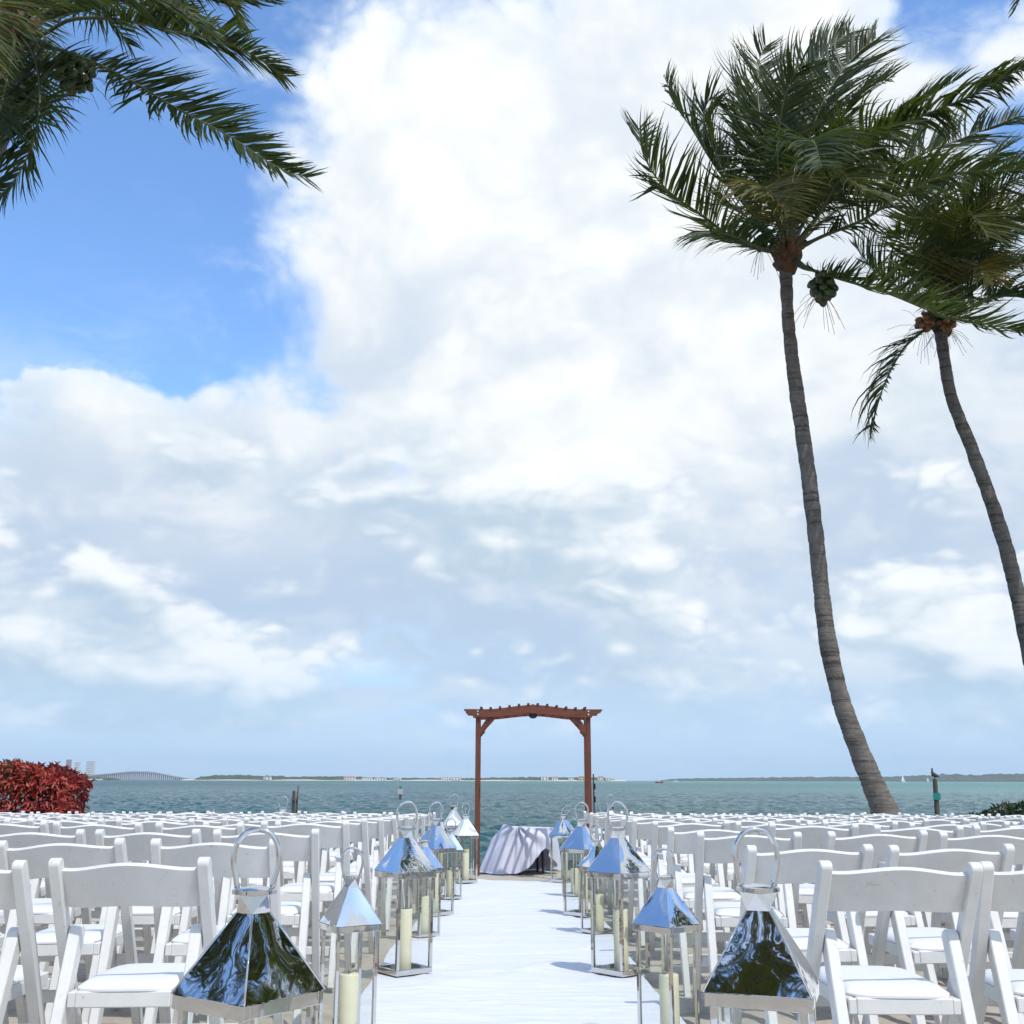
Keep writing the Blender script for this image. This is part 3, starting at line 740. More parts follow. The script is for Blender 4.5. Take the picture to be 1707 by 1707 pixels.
# ------------------------------------------------------------------ wooden arch
def make_arch():
    Y0 = 13.3; dep = 0.48; xl, xr = at(797, 1300, Y0).x, at(985, 1300, Y0).x; cx = (xl + xr) / 2; hw = (xr - xl) / 2
    ztop = at(890, 1196, Y0).z; zb = G(cx, 13.4) - 0.25
    cx, hw = cx - 0.015, hw - 0.005
    root = new('wooden_arch', None, None, (cx, Y0, 0))
    tag(root, 'reddish brown wooden wedding arch with curved beams at the end of the aisle', 'arch')
    ps = 0.050
    for s in (-1, 1):
        for y in (0, dep):
            new('post', MB().box((0, 0, (ztop + zb) / 2 + 0.02), (ps, ps, ztop - zb + 0.04), ch=0.004).mesh('arch_post', 'redwood'), root, (s * hw, y, 0))
    # curved beams, front and rear, with stepped ends
    L = hw + 0.165; up = []; lo = []
    def crown(x): return 0.050 * math.cos(min(1, abs(x) / (hw * 0.86)) * math.pi) * 0.5 + 0.025
    for i in range(41):
        x = -hw * 0.9 + 1.8 * hw * i / 40; up.append((x, ztop + 0.092 + crown(x))); lo.append((x, ztop + crown(x) * 0.9))
    endL = [(-hw * 0.9, ztop), (-hw - 0.040, ztop - 0.002), (-hw - 0.046, ztop + 0.02), (-hw - 0.075, ztop + 0.024), (-hw - 0.08, ztop + 0.048), (-L + 0.02, ztop + 0.052), (-L + 0.015, ztop + 0.072), (-L, ztop + 0.074), (-L, ztop + 0.096)]
    poly = [(x, z) for x, z in endL] + [(x, z + 0.004) for x, z in up] + [(-x, z) for x, z in endL[::-1]] + [(x, z) for x, z in lo[::-1]][1:-1]
    for y, nm in ((-ps / 2 - 0.034, 'beam'), (dep + ps / 2 + 0.004, 'beam')):
        mb = MB(); nn = len(poly)
        # top and bottom edges are walked as strips so the concave outline fills cleanly
        bm = bmesh.new(); vs = [bm.verts.new((x, y, z)) for x, z in poly]; fc = bm.faces.new(vs)
        ex = bmesh.ops.extrude_face_region(bm, geom=[fc])
        for g in ex['geom']:
            if isinstance(g, bmesh.types.BMVert): g.co.y += 0.030
        bmesh.ops.triangulate(bm, faces=[q for q in bm.faces if len(q.verts) > 4]); bmesh.ops.recalc_face_normals(bm, faces=bm.faces[:])
        me = bpy.data.meshes.new('beam'); bm.to_mesh(me); bm.free(); me.materials.append(M('redwood_h'))
        b = new('beam', me, root)
        if y < 0:
            for s in (-1, 1):
                for dz in (0.035, 0.072):
                    new('bolt', MB().tube([(s * (hw + 0.0), y - 0.006, ztop + dz), (s * (hw + 0.0), y + 0.005, ztop + dz)], 0.010, 10).mesh('bolt', 'bolt'), b)
    sl = MB().box((0, dep / 2, 0), (0.030, dep + 0.15, 0.022), ch=0.003).mesh('slat', 'redwood')
    for i in range(12):
        x = (-1 + 2 * i / 11) * hw * 0.94
        zc = ztop + 0.092 + crown(x) if abs(x) < hw * 0.9 else ztop + 0.097
        new('slat', sl, root, (x, 0, zc + 0.0170))
    for s in (-1, 1):
        for y in (0.0, dep):
            pts = [(s * (hw - 0.026), ztop - 0.215), (s * (hw - 0.026), ztop - 0.135), (s * (hw - 0.075), ztop - 0.060), (s * (hw - 0.125), ztop + 0.008), (s * (hw - 0.205), ztop + 0.008),
                   (s * (hw - 0.105), ztop - 0.100), (s * (hw - 0.072), ztop - 0.140), (s * (hw - 0.078), ztop - 0.160), (s * (hw - 0.055), ztop - 0.180)]
            bm = bmesh.new(); vs = [bm.verts.new((x, y - 0.018, z)) for x, z in pts]; fc = bm.faces.new(vs)
            ex = bmesh.ops.extrude_face_region(bm, geom=[fc])
            for g in ex['geom']:
                if isinstance(g, bmesh.types.BMVert): g.co.y += 0.036
            bmesh.ops.triangulate(bm, faces=[q for q in bm.faces if len(q.verts) > 4]); bmesh.ops.recalc_face_normals(bm, faces=bm.faces[:])
            me = bpy.data.meshes.new('brace'); bm.to_mesh(me); bm.free(); me.materials.append(M('redwood')); new('brace', me, root)
    # dark round lamp hung under the middle, with its clip on top
    zc = ztop - 0.005
    lamp = new('lamp', MB().lathe([(0.012, zc + 0.06), (0.052, zc + 0.055), (0.050, zc + 0.02), (0.030, zc), (0.012, zc - 0.003)], 18, (0, 0.06, 0)).mesh('lamp', 'dark_metal', True, 40), root)
    new('clip', MB().tube([(0.036 * math.cos(q), 0.06, zc + 0.125 + 0.036 * math.sin(q)) for q in np.linspace(0, math.pi, 9)], 0.008, 8).mesh('clip', 'dark_metal', True), lamp)
make_arch()

# ------------------------------------------------------------------ draped table
def make_table():
    X0, Y0 = 0.22, 14.72; zb = G(X0, 14.6); h = 0.545; r = 0.32
    t = new('small_table', None, None, (X0, Y0, zb))
    tag(t, 'small dark legged table hidden under the blown white cloth', 'table')
    new('table_top', MB().lathe([(r - 0.01, h - 0.025), (r, h - 0.02), (r, h - 0.004), (r - 0.01, h)], 32).mesh('table_top', 'stucco', True, 40), t)
    for q in range(4):
        an = R(45 + 90 * q + 12)
        new('leg', MB().tube([(0.22 * math.cos(an), 0.22 * math.sin(an), -0.06), (0.20 * math.cos(an), 0.20 * math.sin(an), h - 0.027)], 0.014, 8).mesh('leg', 'dark_metal', True), t)
    v = []; f = []; na, ns = 300, 60
    for i in range(na):
        a = 2 * math.pi * i / na; ca, sa = math.cos(a), math.sin(a)
        def ang(c): return (a - R(c) + math.pi) % (2 * math.pi) - math.pi
        cut = math.exp(-(ang(-58) / R(26)) ** 2)                    # hem lifted by the wind at the front right
        left = math.exp(-(ang(196) / R(62)) ** 2)                   # belly of cloth blown out to the left
        gather = math.exp(-(ang(-112) / R(13)) ** 2)                # folds pulled together at the front
        hem = 0.53 - 0.31 * cut + 0.08 * left + 0.02 * math.sin(5 * a + 1)
        for j in range(ns):
            s = j / (ns - 1); L = s * (r + 0.012 + hem)
            if L < r + 0.012:
                rr_ = L; z = h + 0.008 + 0.045 * left * smooth(L / r) ** 2
            else:
                drop = L - r - 0.012; q = drop / 0.53
                fold = math.sin(9 * a + 2.6 * math.sin(2 * a + 0.5) + 1.2 * q) * 0.6 + math.sin(17 * a + 1.3 + 2 * q) * 0.35 + math.sin(31 * a + 3 * q + 2 * math.sin(4 * a)) * 0.22
                fold = math.copysign(abs(fold) ** 0.8, fold) * 0.062 * q ** 0.55 * (1 - 0.45 * left)
                swing = left * (0.30 * math.sin(min(1.0, q * 0.62) * math.pi / 2) ** 0.9)
                rr_ = r + 0.014 + 0.03 * q + fold + swing - 0.10 * gather * math.sin(min(1.2, q) * math.pi * 0.55)
                z = h + 0.006 + 0.045 * left * (1 - q) - drop * (1 - 0.16 * left * (1 - q)) + 0.03 * left * q
                rr_ += 0.05 * cut * q
                gx, gy = ang(-116) * 0.42, drop + 0.03                 # folds fan out from the pinched corner
                th = math.atan2(gx, gy); dist = math.hypot(gx, gy)
                rr_ += 0.040 * math.sin(th * 11 + 0.7) * float(smooth(dist / 0.10)) * math.exp(-dist / 0.42)
            v.append((rr_ * ca, rr_ * sa, max(z, 0.012) + 0.004 * mnoise.noise(Vector((ca * 4, sa * 4, s * 6)))))
    for i in range(na):
        i2 = (i + 1) % na
        for j in range(ns - 1): f.append((i * ns + j, i2 * ns + j, i2 * ns + j + 1, i * ns + j + 1))
    mb = MB().add(v, f); me = mb.mesh('table_cloth', 'satin', True, fix=False)
    c = new('table_cloth', me, None, (X0, Y0, zb)); tag(c, 'white satin cloth draped and blown over the little table under the arch', 'tablecloth')
    so = c.modifiers.new('thickness', 'SOLIDIFY'); so.thickness = 0.002
make_table()
#--OBJECTS-MID

# ------------------------------------------------------------------ coconut palms
UP = Vector((0, 0, 1))
def frond_mesh(path, leaf_len, wind, grav, seed, mats, spacing=0.036, up=None, spread=0.85, width=0.036, rad=0.030, start=0.16, side_bias=(1.0, 1.0), stiff=1.0):
    """one feather leaf: a tapering rachis along path with ribbons of leaflets on both sides"""
    rr = random.Random(seed)
    n = 40; pts = spline(path, n)
    seg = [0.0]
    for i in range(1, n): seg.append(seg[-1] + (pts[i] - pts[i - 1]).length)
    L = seg[-1]
    def point(s):
        s = max(0, min(L * 0.9999, s)); i = 0
        while seg[i + 1] < s: i += 1
        q = (s - seg[i]) / max(1e-6, seg[i + 1] - seg[i])
        return pts[i].lerp(pts[i + 1], q), (pts[min(i + 2, n - 1)] - pts[max(i - 1, 0)]).normalized()
    V = []; Fc = []; mi = []
    # rachis: flattened tube
    mb = MB(); mb.tube(pts, [rad * (1 - 0.86 * (s / L)) * (1.25 if s / L < 0.12 else 1) for s in seg], 6)
    V += [tuple(v) for v in mb.v]; Fc += mb.f; mi += [1] * len(mb.f)
    cnt = int(L / spacing); up = up or UP
    for sgn, bias in ((-1, side_bias[0]), (1, side_bias[1])):
        clump = 0.0; tear = 1.0
        for c in range(cnt):
            u = start + (1 - start) * (c + rr.random() * 0.7) / cnt
            if rr.random() < 0.08: continue
            p, tg = point(u * L)
            side = tg.cross(up)
            if side.length < 0.15: side = tg.cross(Vector((0, -1, 0.2)))
            side.normalize(); nrm = side.cross(tg).normalized()
            prof = (0.30 + 0.70 * min(1, (u - start) / 0.22)) if u < start + 0.22 else 1.0
            prof *= 1.0 - 0.62 * max(0, (u - 0.62) / 0.38) ** 1.4
            ll = leaf_len * prof * bias * rr.uniform(0.80, 1.12) * tear
            if ll < 0.04: continue
            if rr.random() < 0.17: clump = rr.gauss(0, 0.24); tear = rr.choice((1, 1, 1, 0.95, 0.82))
            fw = 0.34 + 0.95 * u ** 2.2 + rr.gauss(0, 0.06) + clump
            d = (side * sgn * spread + tg * fw + nrm * (0.28 + rr.gauss(0, 0.09) + clump * 0.5)).normalized()
            w = width * rr.uniform(0.8, 1.15) * (0.6 + 0.4 * prof)
            k = 5; q = p.copy(); wv = tg.cross(d); wv = (tg - d * tg.dot(d)).normalized()
            tw = rr.gauss(0, 0.55); wv = (wv * math.cos(tw) + d.cross(wv) * math.sin(tw)).normalized()
            o = len(V); st = ll / k; g = grav * rr.uniform(0.7, 1.35); wi = wind * rr.uniform(0.6, 1.4)
            for i in range(k + 1):
                ww = w * (0.55, 1.0, 0.95, 0.72, 0.42, 0.05)[i] / 2
                V.append(tuple(q + wv * ww)); V.append(tuple(q - wv * ww))
                if i < k: Fc.append((o + 2 * i, o + 2 * i + 1, o + 2 * i + 3, o + 2 * i + 2)); mi.append(0)
                q = q + d * st
                bend = (0.35 + 0.9 * i / k) * (ll / 0.8) / stiff
                d = (d + (Vector((0, 0, -1)) * g + wi) * bend * 0.30 + Vector((rr.gauss(0, .06), rr.gauss(0, .06), rr.gauss(0, .06)))).normalized()
                wv = (wv - d * wv.dot(d)).normalized()
    me = bpy.data.meshes.new('frond'); me.from_pydata(V, [], Fc)
    for m in mats: me.materials.append(M(m))
    me.polygons.foreach_set('material_index', mi); me.polygons.foreach_set('use_smooth', [True] * len(mi)); me.update()
    return me
def trunk_mesh(path, radii, seed, ring=0.085):
    n = 260; pts = spline(path, n); rr = random.Random(seed)
    L = [0]
    for i in range(1, n): L.append(L[-1] + (pts[i] - pts[i - 1]).length)
    rs = []
    for i, s in enumerate(L):
        u = i / (n - 1) * (len(radii) - 1); k = min(int(u), len(radii) - 2); r = radii[k] + (radii[k + 1] - radii[k]) * (u - k)
        ph = (s / (ring * (1 + 0.25 * mnoise.noise(Vector((s * 0.9, seed, 0)))))) % 1.0
        rs.append(r * (1 + 0.045 * (1 - ph) - 0.03 * (ph > 0.88) + 0.05 * mnoise.noise(Vector((s * 1.7, seed, 4)))))
    mb = MB().tube(pts, rs, 22)
    # knobbly surface
    mb.v = [tuple(Vector(v) + Vector((mnoise.noise(Vector(v) * 5), mnoise.noise(Vector(v) * 5 + Vector((9, 0, 0))), 0)) * 0.012) for v in mb.v]
    return mb.mesh('trunk', 'trunk', True)
def nut_mesh(mat, r):
    prof = [(r * 0.10, -1.22 * r), (r * 0.52, -0.98 * r), (r * 0.86, -0.50 * r), (r, 0.0), (r * 0.90, 0.52 * r), (r * 0.55, 0.95 * r), (r * 0.12, 1.12 * r)]
    mb = MB().lathe(prof, 10)
    mb.v = [tuple(Vector(v) * (1 + 0.06 * math.cos(3 * math.atan2(v[1], v[0])))) for v in mb.v]
    return mb.mesh('coconut', mat, True)
def bunch(root, stalk, centre, rx, rz, n, r, mat, seed):
    """hanging bunch of nuts on a curved stalk, with dry threads"""
    rr = random.Random(seed)
    b = new('coconut_bunch', MB().tube(spline(stalk, 12), [0.035 * (1 - 0.6 * i / 11) for i in range(12)], 7).mesh('stalk', 'rachis', True), root)
    me = nut_mesh(mat, r); pl = []
    tries = 0
    while len(pl) < n and tries < 9000:
        tries += 1
        d = Vector((rr.gauss(0, 1), rr.gauss(0, 1), rr.gauss(0, 1))).normalized()
        t_ = rr.uniform(0.35, 1.0); p = Vector((d.x * rx * t_, d.y * rx * t_, d.z * rz * t_))
        if all((p - q).length > 1.30 * r for q in pl): pl.append(p)
    for p in pl:
        o = new('coconut', me, b, centre + p)
        o.rotation_euler = Vector((p.x, p.y, p.z - rz * 0.6)).to_track_quat('-Z', 'Y').to_euler()
        o.scale = (1, 1, 1) if rr.random() < .6 else (.88, .88, .92)
    mb = MB()
    for _ in range(22):
        d = Vector((rr.gauss(0, 1), rr.gauss(0, 1), rr.gauss(-0.5, .7))).normalized()
        a = centre + Vector((d.x * rx, d.y * rx, d.z * rz)) * 0.7; l = rr.uniform(0.25, 0.55)
        mb.tube([a, a + d * l * 0.6, a + d * l + Vector((0, 0, -0.08))], 0.0035, 3)
    new('flower_threads', mb.mesh('threads', 'fibre'), b)
def boss(root, c, r, h, seed, axis=UP):
    """fibrous crown base with cut leaf stubs"""
    rr = random.Random(seed)
    mb = MB().lathe([(r * 0.55, -h * 0.55), (r * 0.85, -h * 0.25), (r * 1.15, 0), (r * 1.1, h * 0.35), (r * 0.7, h * 0.8), (r * 0.2, h)], 18)
    mb.v = [tuple(Vector(v) * (1 + 0.16 * mnoise.noise(Vector(v) * 6 + Vector((seed, 0, 0))))) for v in mb.v]
    o = new('crown_base', mb.mesh('crown_base', 'fibre', True), root, c)
    for q in range(11):
        a = 2 * math.pi * q / 11 + rr.random() * 0.4; z = rr.uniform(-0.35, 0.3) * h
        d = Vector((math.cos(a), math.sin(a), rr.uniform(0.2, 0.9))).normalized()
        s = MB().tube([d * r * 0.5 + Vector((0, 0, z)), d * r * 1.2 + Vector((0, 0, z)), d * r * rr.uniform(1.4, 1.9) + Vector((0, 0, z + 0.05))], [0.075, 0.058, 0.040], 7)
        new('leaf_stub', s.mesh('leaf_stub', 'fibre', True), o)
    return o
def palm(label, trunk_path, radii, crown, fronds, fillers, wind, seed, Y, nuts=(), boss_r=0.185, lscale=1.2, fil=None, grp='coconut palms on the beach'):
    root = new('palm_tree', None, None, trunk_path[0])
    base = Vector(trunk_path[0]); loc = lambda p: Vector(p) - base
    tag(root, label, 'palm tree', grp)
    new('trunk', trunk_mesh([loc(p) for p in trunk_path], radii, seed), root)
    cr = loc(crown); boss(root, cr, boss_r, 0.5, seed)
    rr = random.Random(seed)
    for i, fr in enumerate(fronds):
        px = fr['p']; pts = [cr + Vector((0, 0, 0.05))]
        for (x, y, dy) in px: pts.append(loc(at(x, y, Y + dy)))
        me = frond_mesh(pts, fr.get('len', 0.85) * lscale, Vector(fr.get('wind', wind)), fr.get('grav', 0.5), seed * 100 + i, (fr.get('mat', 'frond'), 'rachis'),
                        up=Vector(fr['up']).normalized() if 'up' in fr else None, spread=fr.get('spread', 0.85), side_bias=fr.get('bias', (1, 1)), start=fr.get('start', 0.17), width=fr.get('width', 0.036), spacing=fr.get('sp', 0.031))
        new('frond', me, root)
    for i in range(fillers):
        az = 2 * math.pi * (i + rr.random() * 0.6) / fillers; el = rr.uniform(0.15, 1.25)
        if fil: az = rr.uniform(*fil[0]); el = rr.uniform(*fil[1])
        d = Vector((math.cos(az) * math.cos(el), math.sin(az) * math.cos(el), math.sin(el)))
        L = rr.uniform(3.0, 4.1); p = cr + Vector((0, 0, 0.05)); pts = [p.copy()]
        for k in range(6):
            p = p + d * (L / 6); pts.append(p.copy())
            d = (d + Vector((0, 0, -0.16 - 0.05 * k)) + Vector(wind) * (0.20 + 0.07 * k)).normalized()
        me = frond_mesh(pts, rr.uniform(0.7, 0.95), Vector(wind), 0.45, seed * 100 + 50 + i, ('frond' if rr.random() < .75 else 'frond_olive', 'rachis'))
        new('frond', me, root)
    for nt in nuts:
        bunch(root, [cr + Vector(nt.get('from', (0, 0, 0)))] + [loc(at(x, y, Y + dy)) for x, y, dy in nt['stalk']], loc(at(*nt['c'][:2], Y + nt['c'][2])), nt['rx'], nt['rz'], nt['n'], nt['r'], nt['mat'], seed)
    return root
WIND = (0.75, 0.15, 0.30)
def z6(x, y): return (1007 + 0.41 * x, 0.41 * y)
def fz(*pts): return [(*z6(x, y), d) for x, y, d in pts]
Y1 = 14.4
T1 = [at(1482, 1352, Y1 - .25) - Vector((-0.08, 0, 0.45)), at(1466, 1330, Y1 - .2), at(1432, 1250, Y1 - .1), at(1400, 1160, Y1), at(1378, 1060, Y1), at(1366, 960, Y1), at(1354, 850, Y1), at(1338, 730, Y1), at(1322, 620, Y1), at(1312, 530, Y1), at(1308, 450, Y1)]
palm('tall leaning coconut palm right of the aisle, its whole wind blown crown in view', T1, [0.23, 0.150, 0.128, 0.116, 0.110, 0.108, 0.105, 0.102, 0.096, 0.086, 0.088], at(1311, 428, Y1), [
    dict(p=fz((560, 990, -.2), (400, 880, -.5), (250, 770, -.8), (160, 640, -.9), (135, 520, -.8)), len=0.80, wind=(0.25, 0, 0.5), grav=0.25),
    dict(p=fz((600, 860, .1), (500, 720, .2), (430, 580, .3), (400, 470, .3), (430, 400, .3), (480, 440, .2)), len=0.75, wind=(0.5, 0, 0.2), grav=0.4),
    dict(p=fz((590, 860, .4), (450, 680, .8), (350, 520, 1.0), (280, 420, 1.1), (245, 320, 1.1)), len=0.8, wind=(0.6, 0, 0.35), grav=0.2),
    dict(p=fz((620, 1000, -.5), (530, 960, -1.0), (450, 945, -1.3), (400, 960, -1.5)), len=0.75, wind=(0.25, 0, -0.1), grav=1.0),
    dict(p=fz((690, 820, -.1), (650, 600, -.1), (620, 400, .1), (625, 250, .3), (650, 180, .4)), len=0.85, wind=(0.5, 0, 0.3), grav=0.1, up=(0.2, -1, 0)),
    dict(p=fz((730, 800, .4), (740, 560, .6), (790, 350, .8), (890, 210, 1.0), (990, 130, 1.1)), len=0.95, wind=(0.6, 0, 0.3), grav=0.1, up=(-0.3, -1, 0.1)),
    dict(p=fz((760, 820, -.4), (830, 560, -.6), (900, 380, -.6), (1000, 240, -.5), (1100, 150, -.4)), len=0.95, wind=(0.7, 0, 0.3), grav=0.1, up=(-0.5, -1, 0.2)),
    dict(p=fz((800, 820, .5), (900, 600, .9), (980, 440, 1.2), (1080, 350, 1.4), (1165, 310, 1.5)), len=0.9, wind=(0.8, 0, 0.2), grav=0.2),
    dict(p=fz((760, 860, -.7), (800, 680, -1.3), (825, 580, -1.9), (850, 580, -2.5), (880, 680, -3.0)), len=0.8, wind=(0.6, 0, -0.1), grav=0.8),
    dict(p=fz((700, 900, -.6), (660, 800, -1.2), (650, 760, -1.8), (690, 800, -2.3), (750, 880, -2.6)), len=0.75, wind=(0.5, 0, -0.1), grav=0.7, mat='frond_yellow'),
    dict(p=fz((860, 880, -.2), (1010, 650, -.5), (1200, 510, -.8), (1450, 400, -1.0), (1600, 320, -1.1), (1720, 262, -1.1)), len=0.85, wind=(0.3, 0, -0.1), grav=1.2, bias=(1, .9), width=.05),
    dict(p=fz((880, 900, .2), (1050, 770, .4), (1250, 640, .6), (1450, 560, .7), (1600, 500, .7), (1680, 470, .7)), len=0.85, wind=(0.8, 0, 0.25), grav=0.15, up=(-0.3, -1, 0.35)),
    dict(p=fz((880, 960, -.3), (1050, 890, -.7), (1200, 790, -1.0), (1350, 720, -1.2), (1520, 690, -1.3), (1690, 690, -1.3)), len=0.75, wind=(0.5, 0, -0.1), grav=0.9),
    dict(p=fz((840, 850, .6), (1000, 650, 1.1), (1150, 520, 1.5), (1300, 400, 1.8), (1440, 315, 2.0)), len=0.8, wind=(0.7, 0, 0.3), grav=0.1),
    dict(p=fz((830, 1090, -.4), (950, 1130, -.8), (1150, 1190, -1.2), (1350, 1270, -1.5), (1550, 1315, -1.6), (1710, 1345, -1.6)), len=0.85, wind=(0.9, 0, 0.5), grav=-0.3, bias=(1.0, 0.75)),
    dict(p=fz((850, 900, -.5), (960, 700, -1.0), (1050, 560, -1.4), (1130, 520, -1.7), (1180, 560, -1.9)), len=0.85, wind=(0.6, 0, 0.0), grav=0.7),
    dict(p=fz((760, 820, .3), (780, 620, .8), (850, 470, 1.3), (960, 380, 1.7)), len=0.9, wind=(0.7, 0, 0.2), grav=0.2),
    dict(p=fz((700, 840, .4), (620, 640, .9), (580, 480, 1.2), (560, 360, 1.4)), len=0.8, wind=(0.5, 0, 0.2), grav=0.2),
    dict(p=fz((720, 840, -.2), (700, 640, -.5), (720, 430, -.7), (770, 300, -.9), (820, 260, -1.1)), len=0.9, wind=(0.6, 0, 0.1), grav=0.3, up=(0, -1, 0.3)),
    dict(p=fz((800, 880, .7), (920, 780, 1.3), (1060, 720, 1.8), (1200, 690, 2.2)), len=0.85, wind=(0.7, 0, 0.1), grav=0.4),
    dict(p=fz((780, 850, -.5), (880, 740, -1.1), (980, 720, -1.6), (1060, 790, -2.0)), len=0.85, wind=(0.6, 0, -0.1), grav=0.8, mat='frond_olive'),
    dict(p=fz((650, 950, .3), (560, 870, .7), (470, 830, 1.0), (390, 840, 1.2)), len=0.75, wind=(0.5, 0, 0.1), grav=0.5),
    ], 0, WIND, 1, Y1,
    nuts=[dict(stalk=[(1335, 445, -.3), (1360, 452, -.5)], c=(1369, 479, -.5), rx=0.16, rz=0.22, n=26, r=0.066, mat='coconut'),
          dict(stalk=[(1285, 405, -.3), (1272, 395, -.4)], c=(1268, 403, -.4), rx=0.10, rz=0.12, n=7, r=0.055, mat='coconut')])
Y2 = 17.5
T2 = [at(1745, 1330, Y2), at(1728, 1160, Y2), at(1706, 1040, Y2), at(1686, 950, Y2), at(1660, 860, Y2), at(1620, 750, Y2), at(1586, 665, Y2), at(1573, 600, Y2), at(1566, 548, Y2)]
T2[0].z = SEA_Z + 0.3
palm('slimmer curved palm farther right, trunk running out of the right edge', T2, [0.20, 0.13, 0.12, 0.118, 0.112, 0.106, 0.10, 0.095, 0.10], at(1568, 532, Y2), [
    dict(p=fz((1290, 1345, -.3), (1210, 1420, -.5), (1140, 1550, -.6), (1100, 1680, -.6), (1092, 1745, -.6)), len=0.85, wind=(0.9, 0, 0), grav=0.6, bias=(0.35, 1.0)),
    dict(p=fz((1310, 1250, .1), (1200, 1170, .2), (1090, 1090, .2), (1020, 1000, .2)), len=0.8, wind=(0.7, 0, 0.4), grav=0.0, mat='frond'),
    dict(p=fz((1350, 1180, -.2), (1290, 1000, -.5), (1260, 860, -.7), (1310, 750, -.9), (1400, 690, -1.0)), len=0.9, wind=(0.8, 0, 0.1), grav=0.3, mat='frond_olive'),
    dict(p=fz((1400, 1180, .3), (1420, 950, .5), (1480, 760, .7), (1570, 640, .8), (1640, 590, .9)), len=0.9, wind=(0.7, 0, 0.2), grav=0.1, mat='frond_olive'),
    dict(p=fz((1430, 1180, -.4), (1500, 980, -.9), (1600, 860, -1.2), (1720, 800, -1.4)), len=0.9, wind=(0.7, 0, 0.0), grav=0.6, mat='frond_yellow'),
    dict(p=fz((1450, 1220, .2), (1570, 1120, .4), (1680, 1080, .6), (1800, 1090, .8)), len=0.9, wind=(0.6, 0, 0.0), grav=0.5),
    dict(p=fz((1440, 1270, -.5), (1550, 1210, -1.0), (1660, 1200, -1.4), (1780, 1230, -1.7)), len=0.9, wind=(0.7, 0, 0.1), grav=0.4),
    dict(p=fz((1420, 1220, -.6), (1470, 1100, -1.2), (1530, 1080, -1.8), (1580, 1150, -2.2)), len=0.75, wind=(0.6, 0, 0.0), grav=0.5, mat='frond_yellow'),
    dict(p=fz((1400, 1150, .6), (1460, 900, 1.1), (1580, 720, 1.5), (1720, 650, 1.8)), len=0.95, wind=(0.7, 0, 0.1), grav=0.2, mat='frond_olive'),
    dict(p=fz((1380, 1150, .4), (1340, 950, .9), (1350, 780, 1.2), (1420, 660, 1.4)), len=0.9, wind=(0.7, 0, 0.2), grav=0.1, mat='frond_olive'),
    dict(p=fz((1350, 1200, -.4), (1280, 1090, -.9), (1240, 990, -1.2), (1180, 940, -1.4)), len=0.8, wind=(0.7, 0, 0.1), grav=0.3),
    dict(p=fz((1430, 1150, 0), (1560, 940, 0), (1680, 880, 0), (1820, 870, 0)), len=0.95, wind=(0.7, 0, 0.1), grav=0.4),
    dict(p=fz((1400, 1180, -.6), (1420, 1000, -1.2), (1440, 900, -1.8), (1500, 880, -2.2), (1560, 960, -2.5)), len=0.9, wind=(0.6, 0, 0.0), grav=0.6, mat='frond_olive'),
    ], 2, WIND, 2, Y2,
    nuts=[dict(stalk=[(1555, 532, -.3), (1546, 534, -.4)], c=(1540, 540, -.4), rx=0.12, rz=0.13, n=10, r=0.06, mat='coconut_orange'),
          dict(stalk=[(1572, 535, -.35), (1574, 540, -.45)], c=(1575, 543, -.42), rx=0.12, rz=0.10, n=7, r=0.06, mat='coconut_orange')], boss_r=0.22)
Y3 = 11.8
def z5(x, y): return (x * 0.328, y * 0.328)
def f5(*pts): return [(*z5(x, y), d) for x, y, d in pts]
T3 = [Vector((-6.3, 11.2, -0.4)), Vector((-6.15, 11.3, 1.5)), at(-95, 900, Y3 - .2), at(-75, 550, Y3 - .1), at(-35, 330, Y3), at(5, 170, Y3), at(20, 90, Y3)]
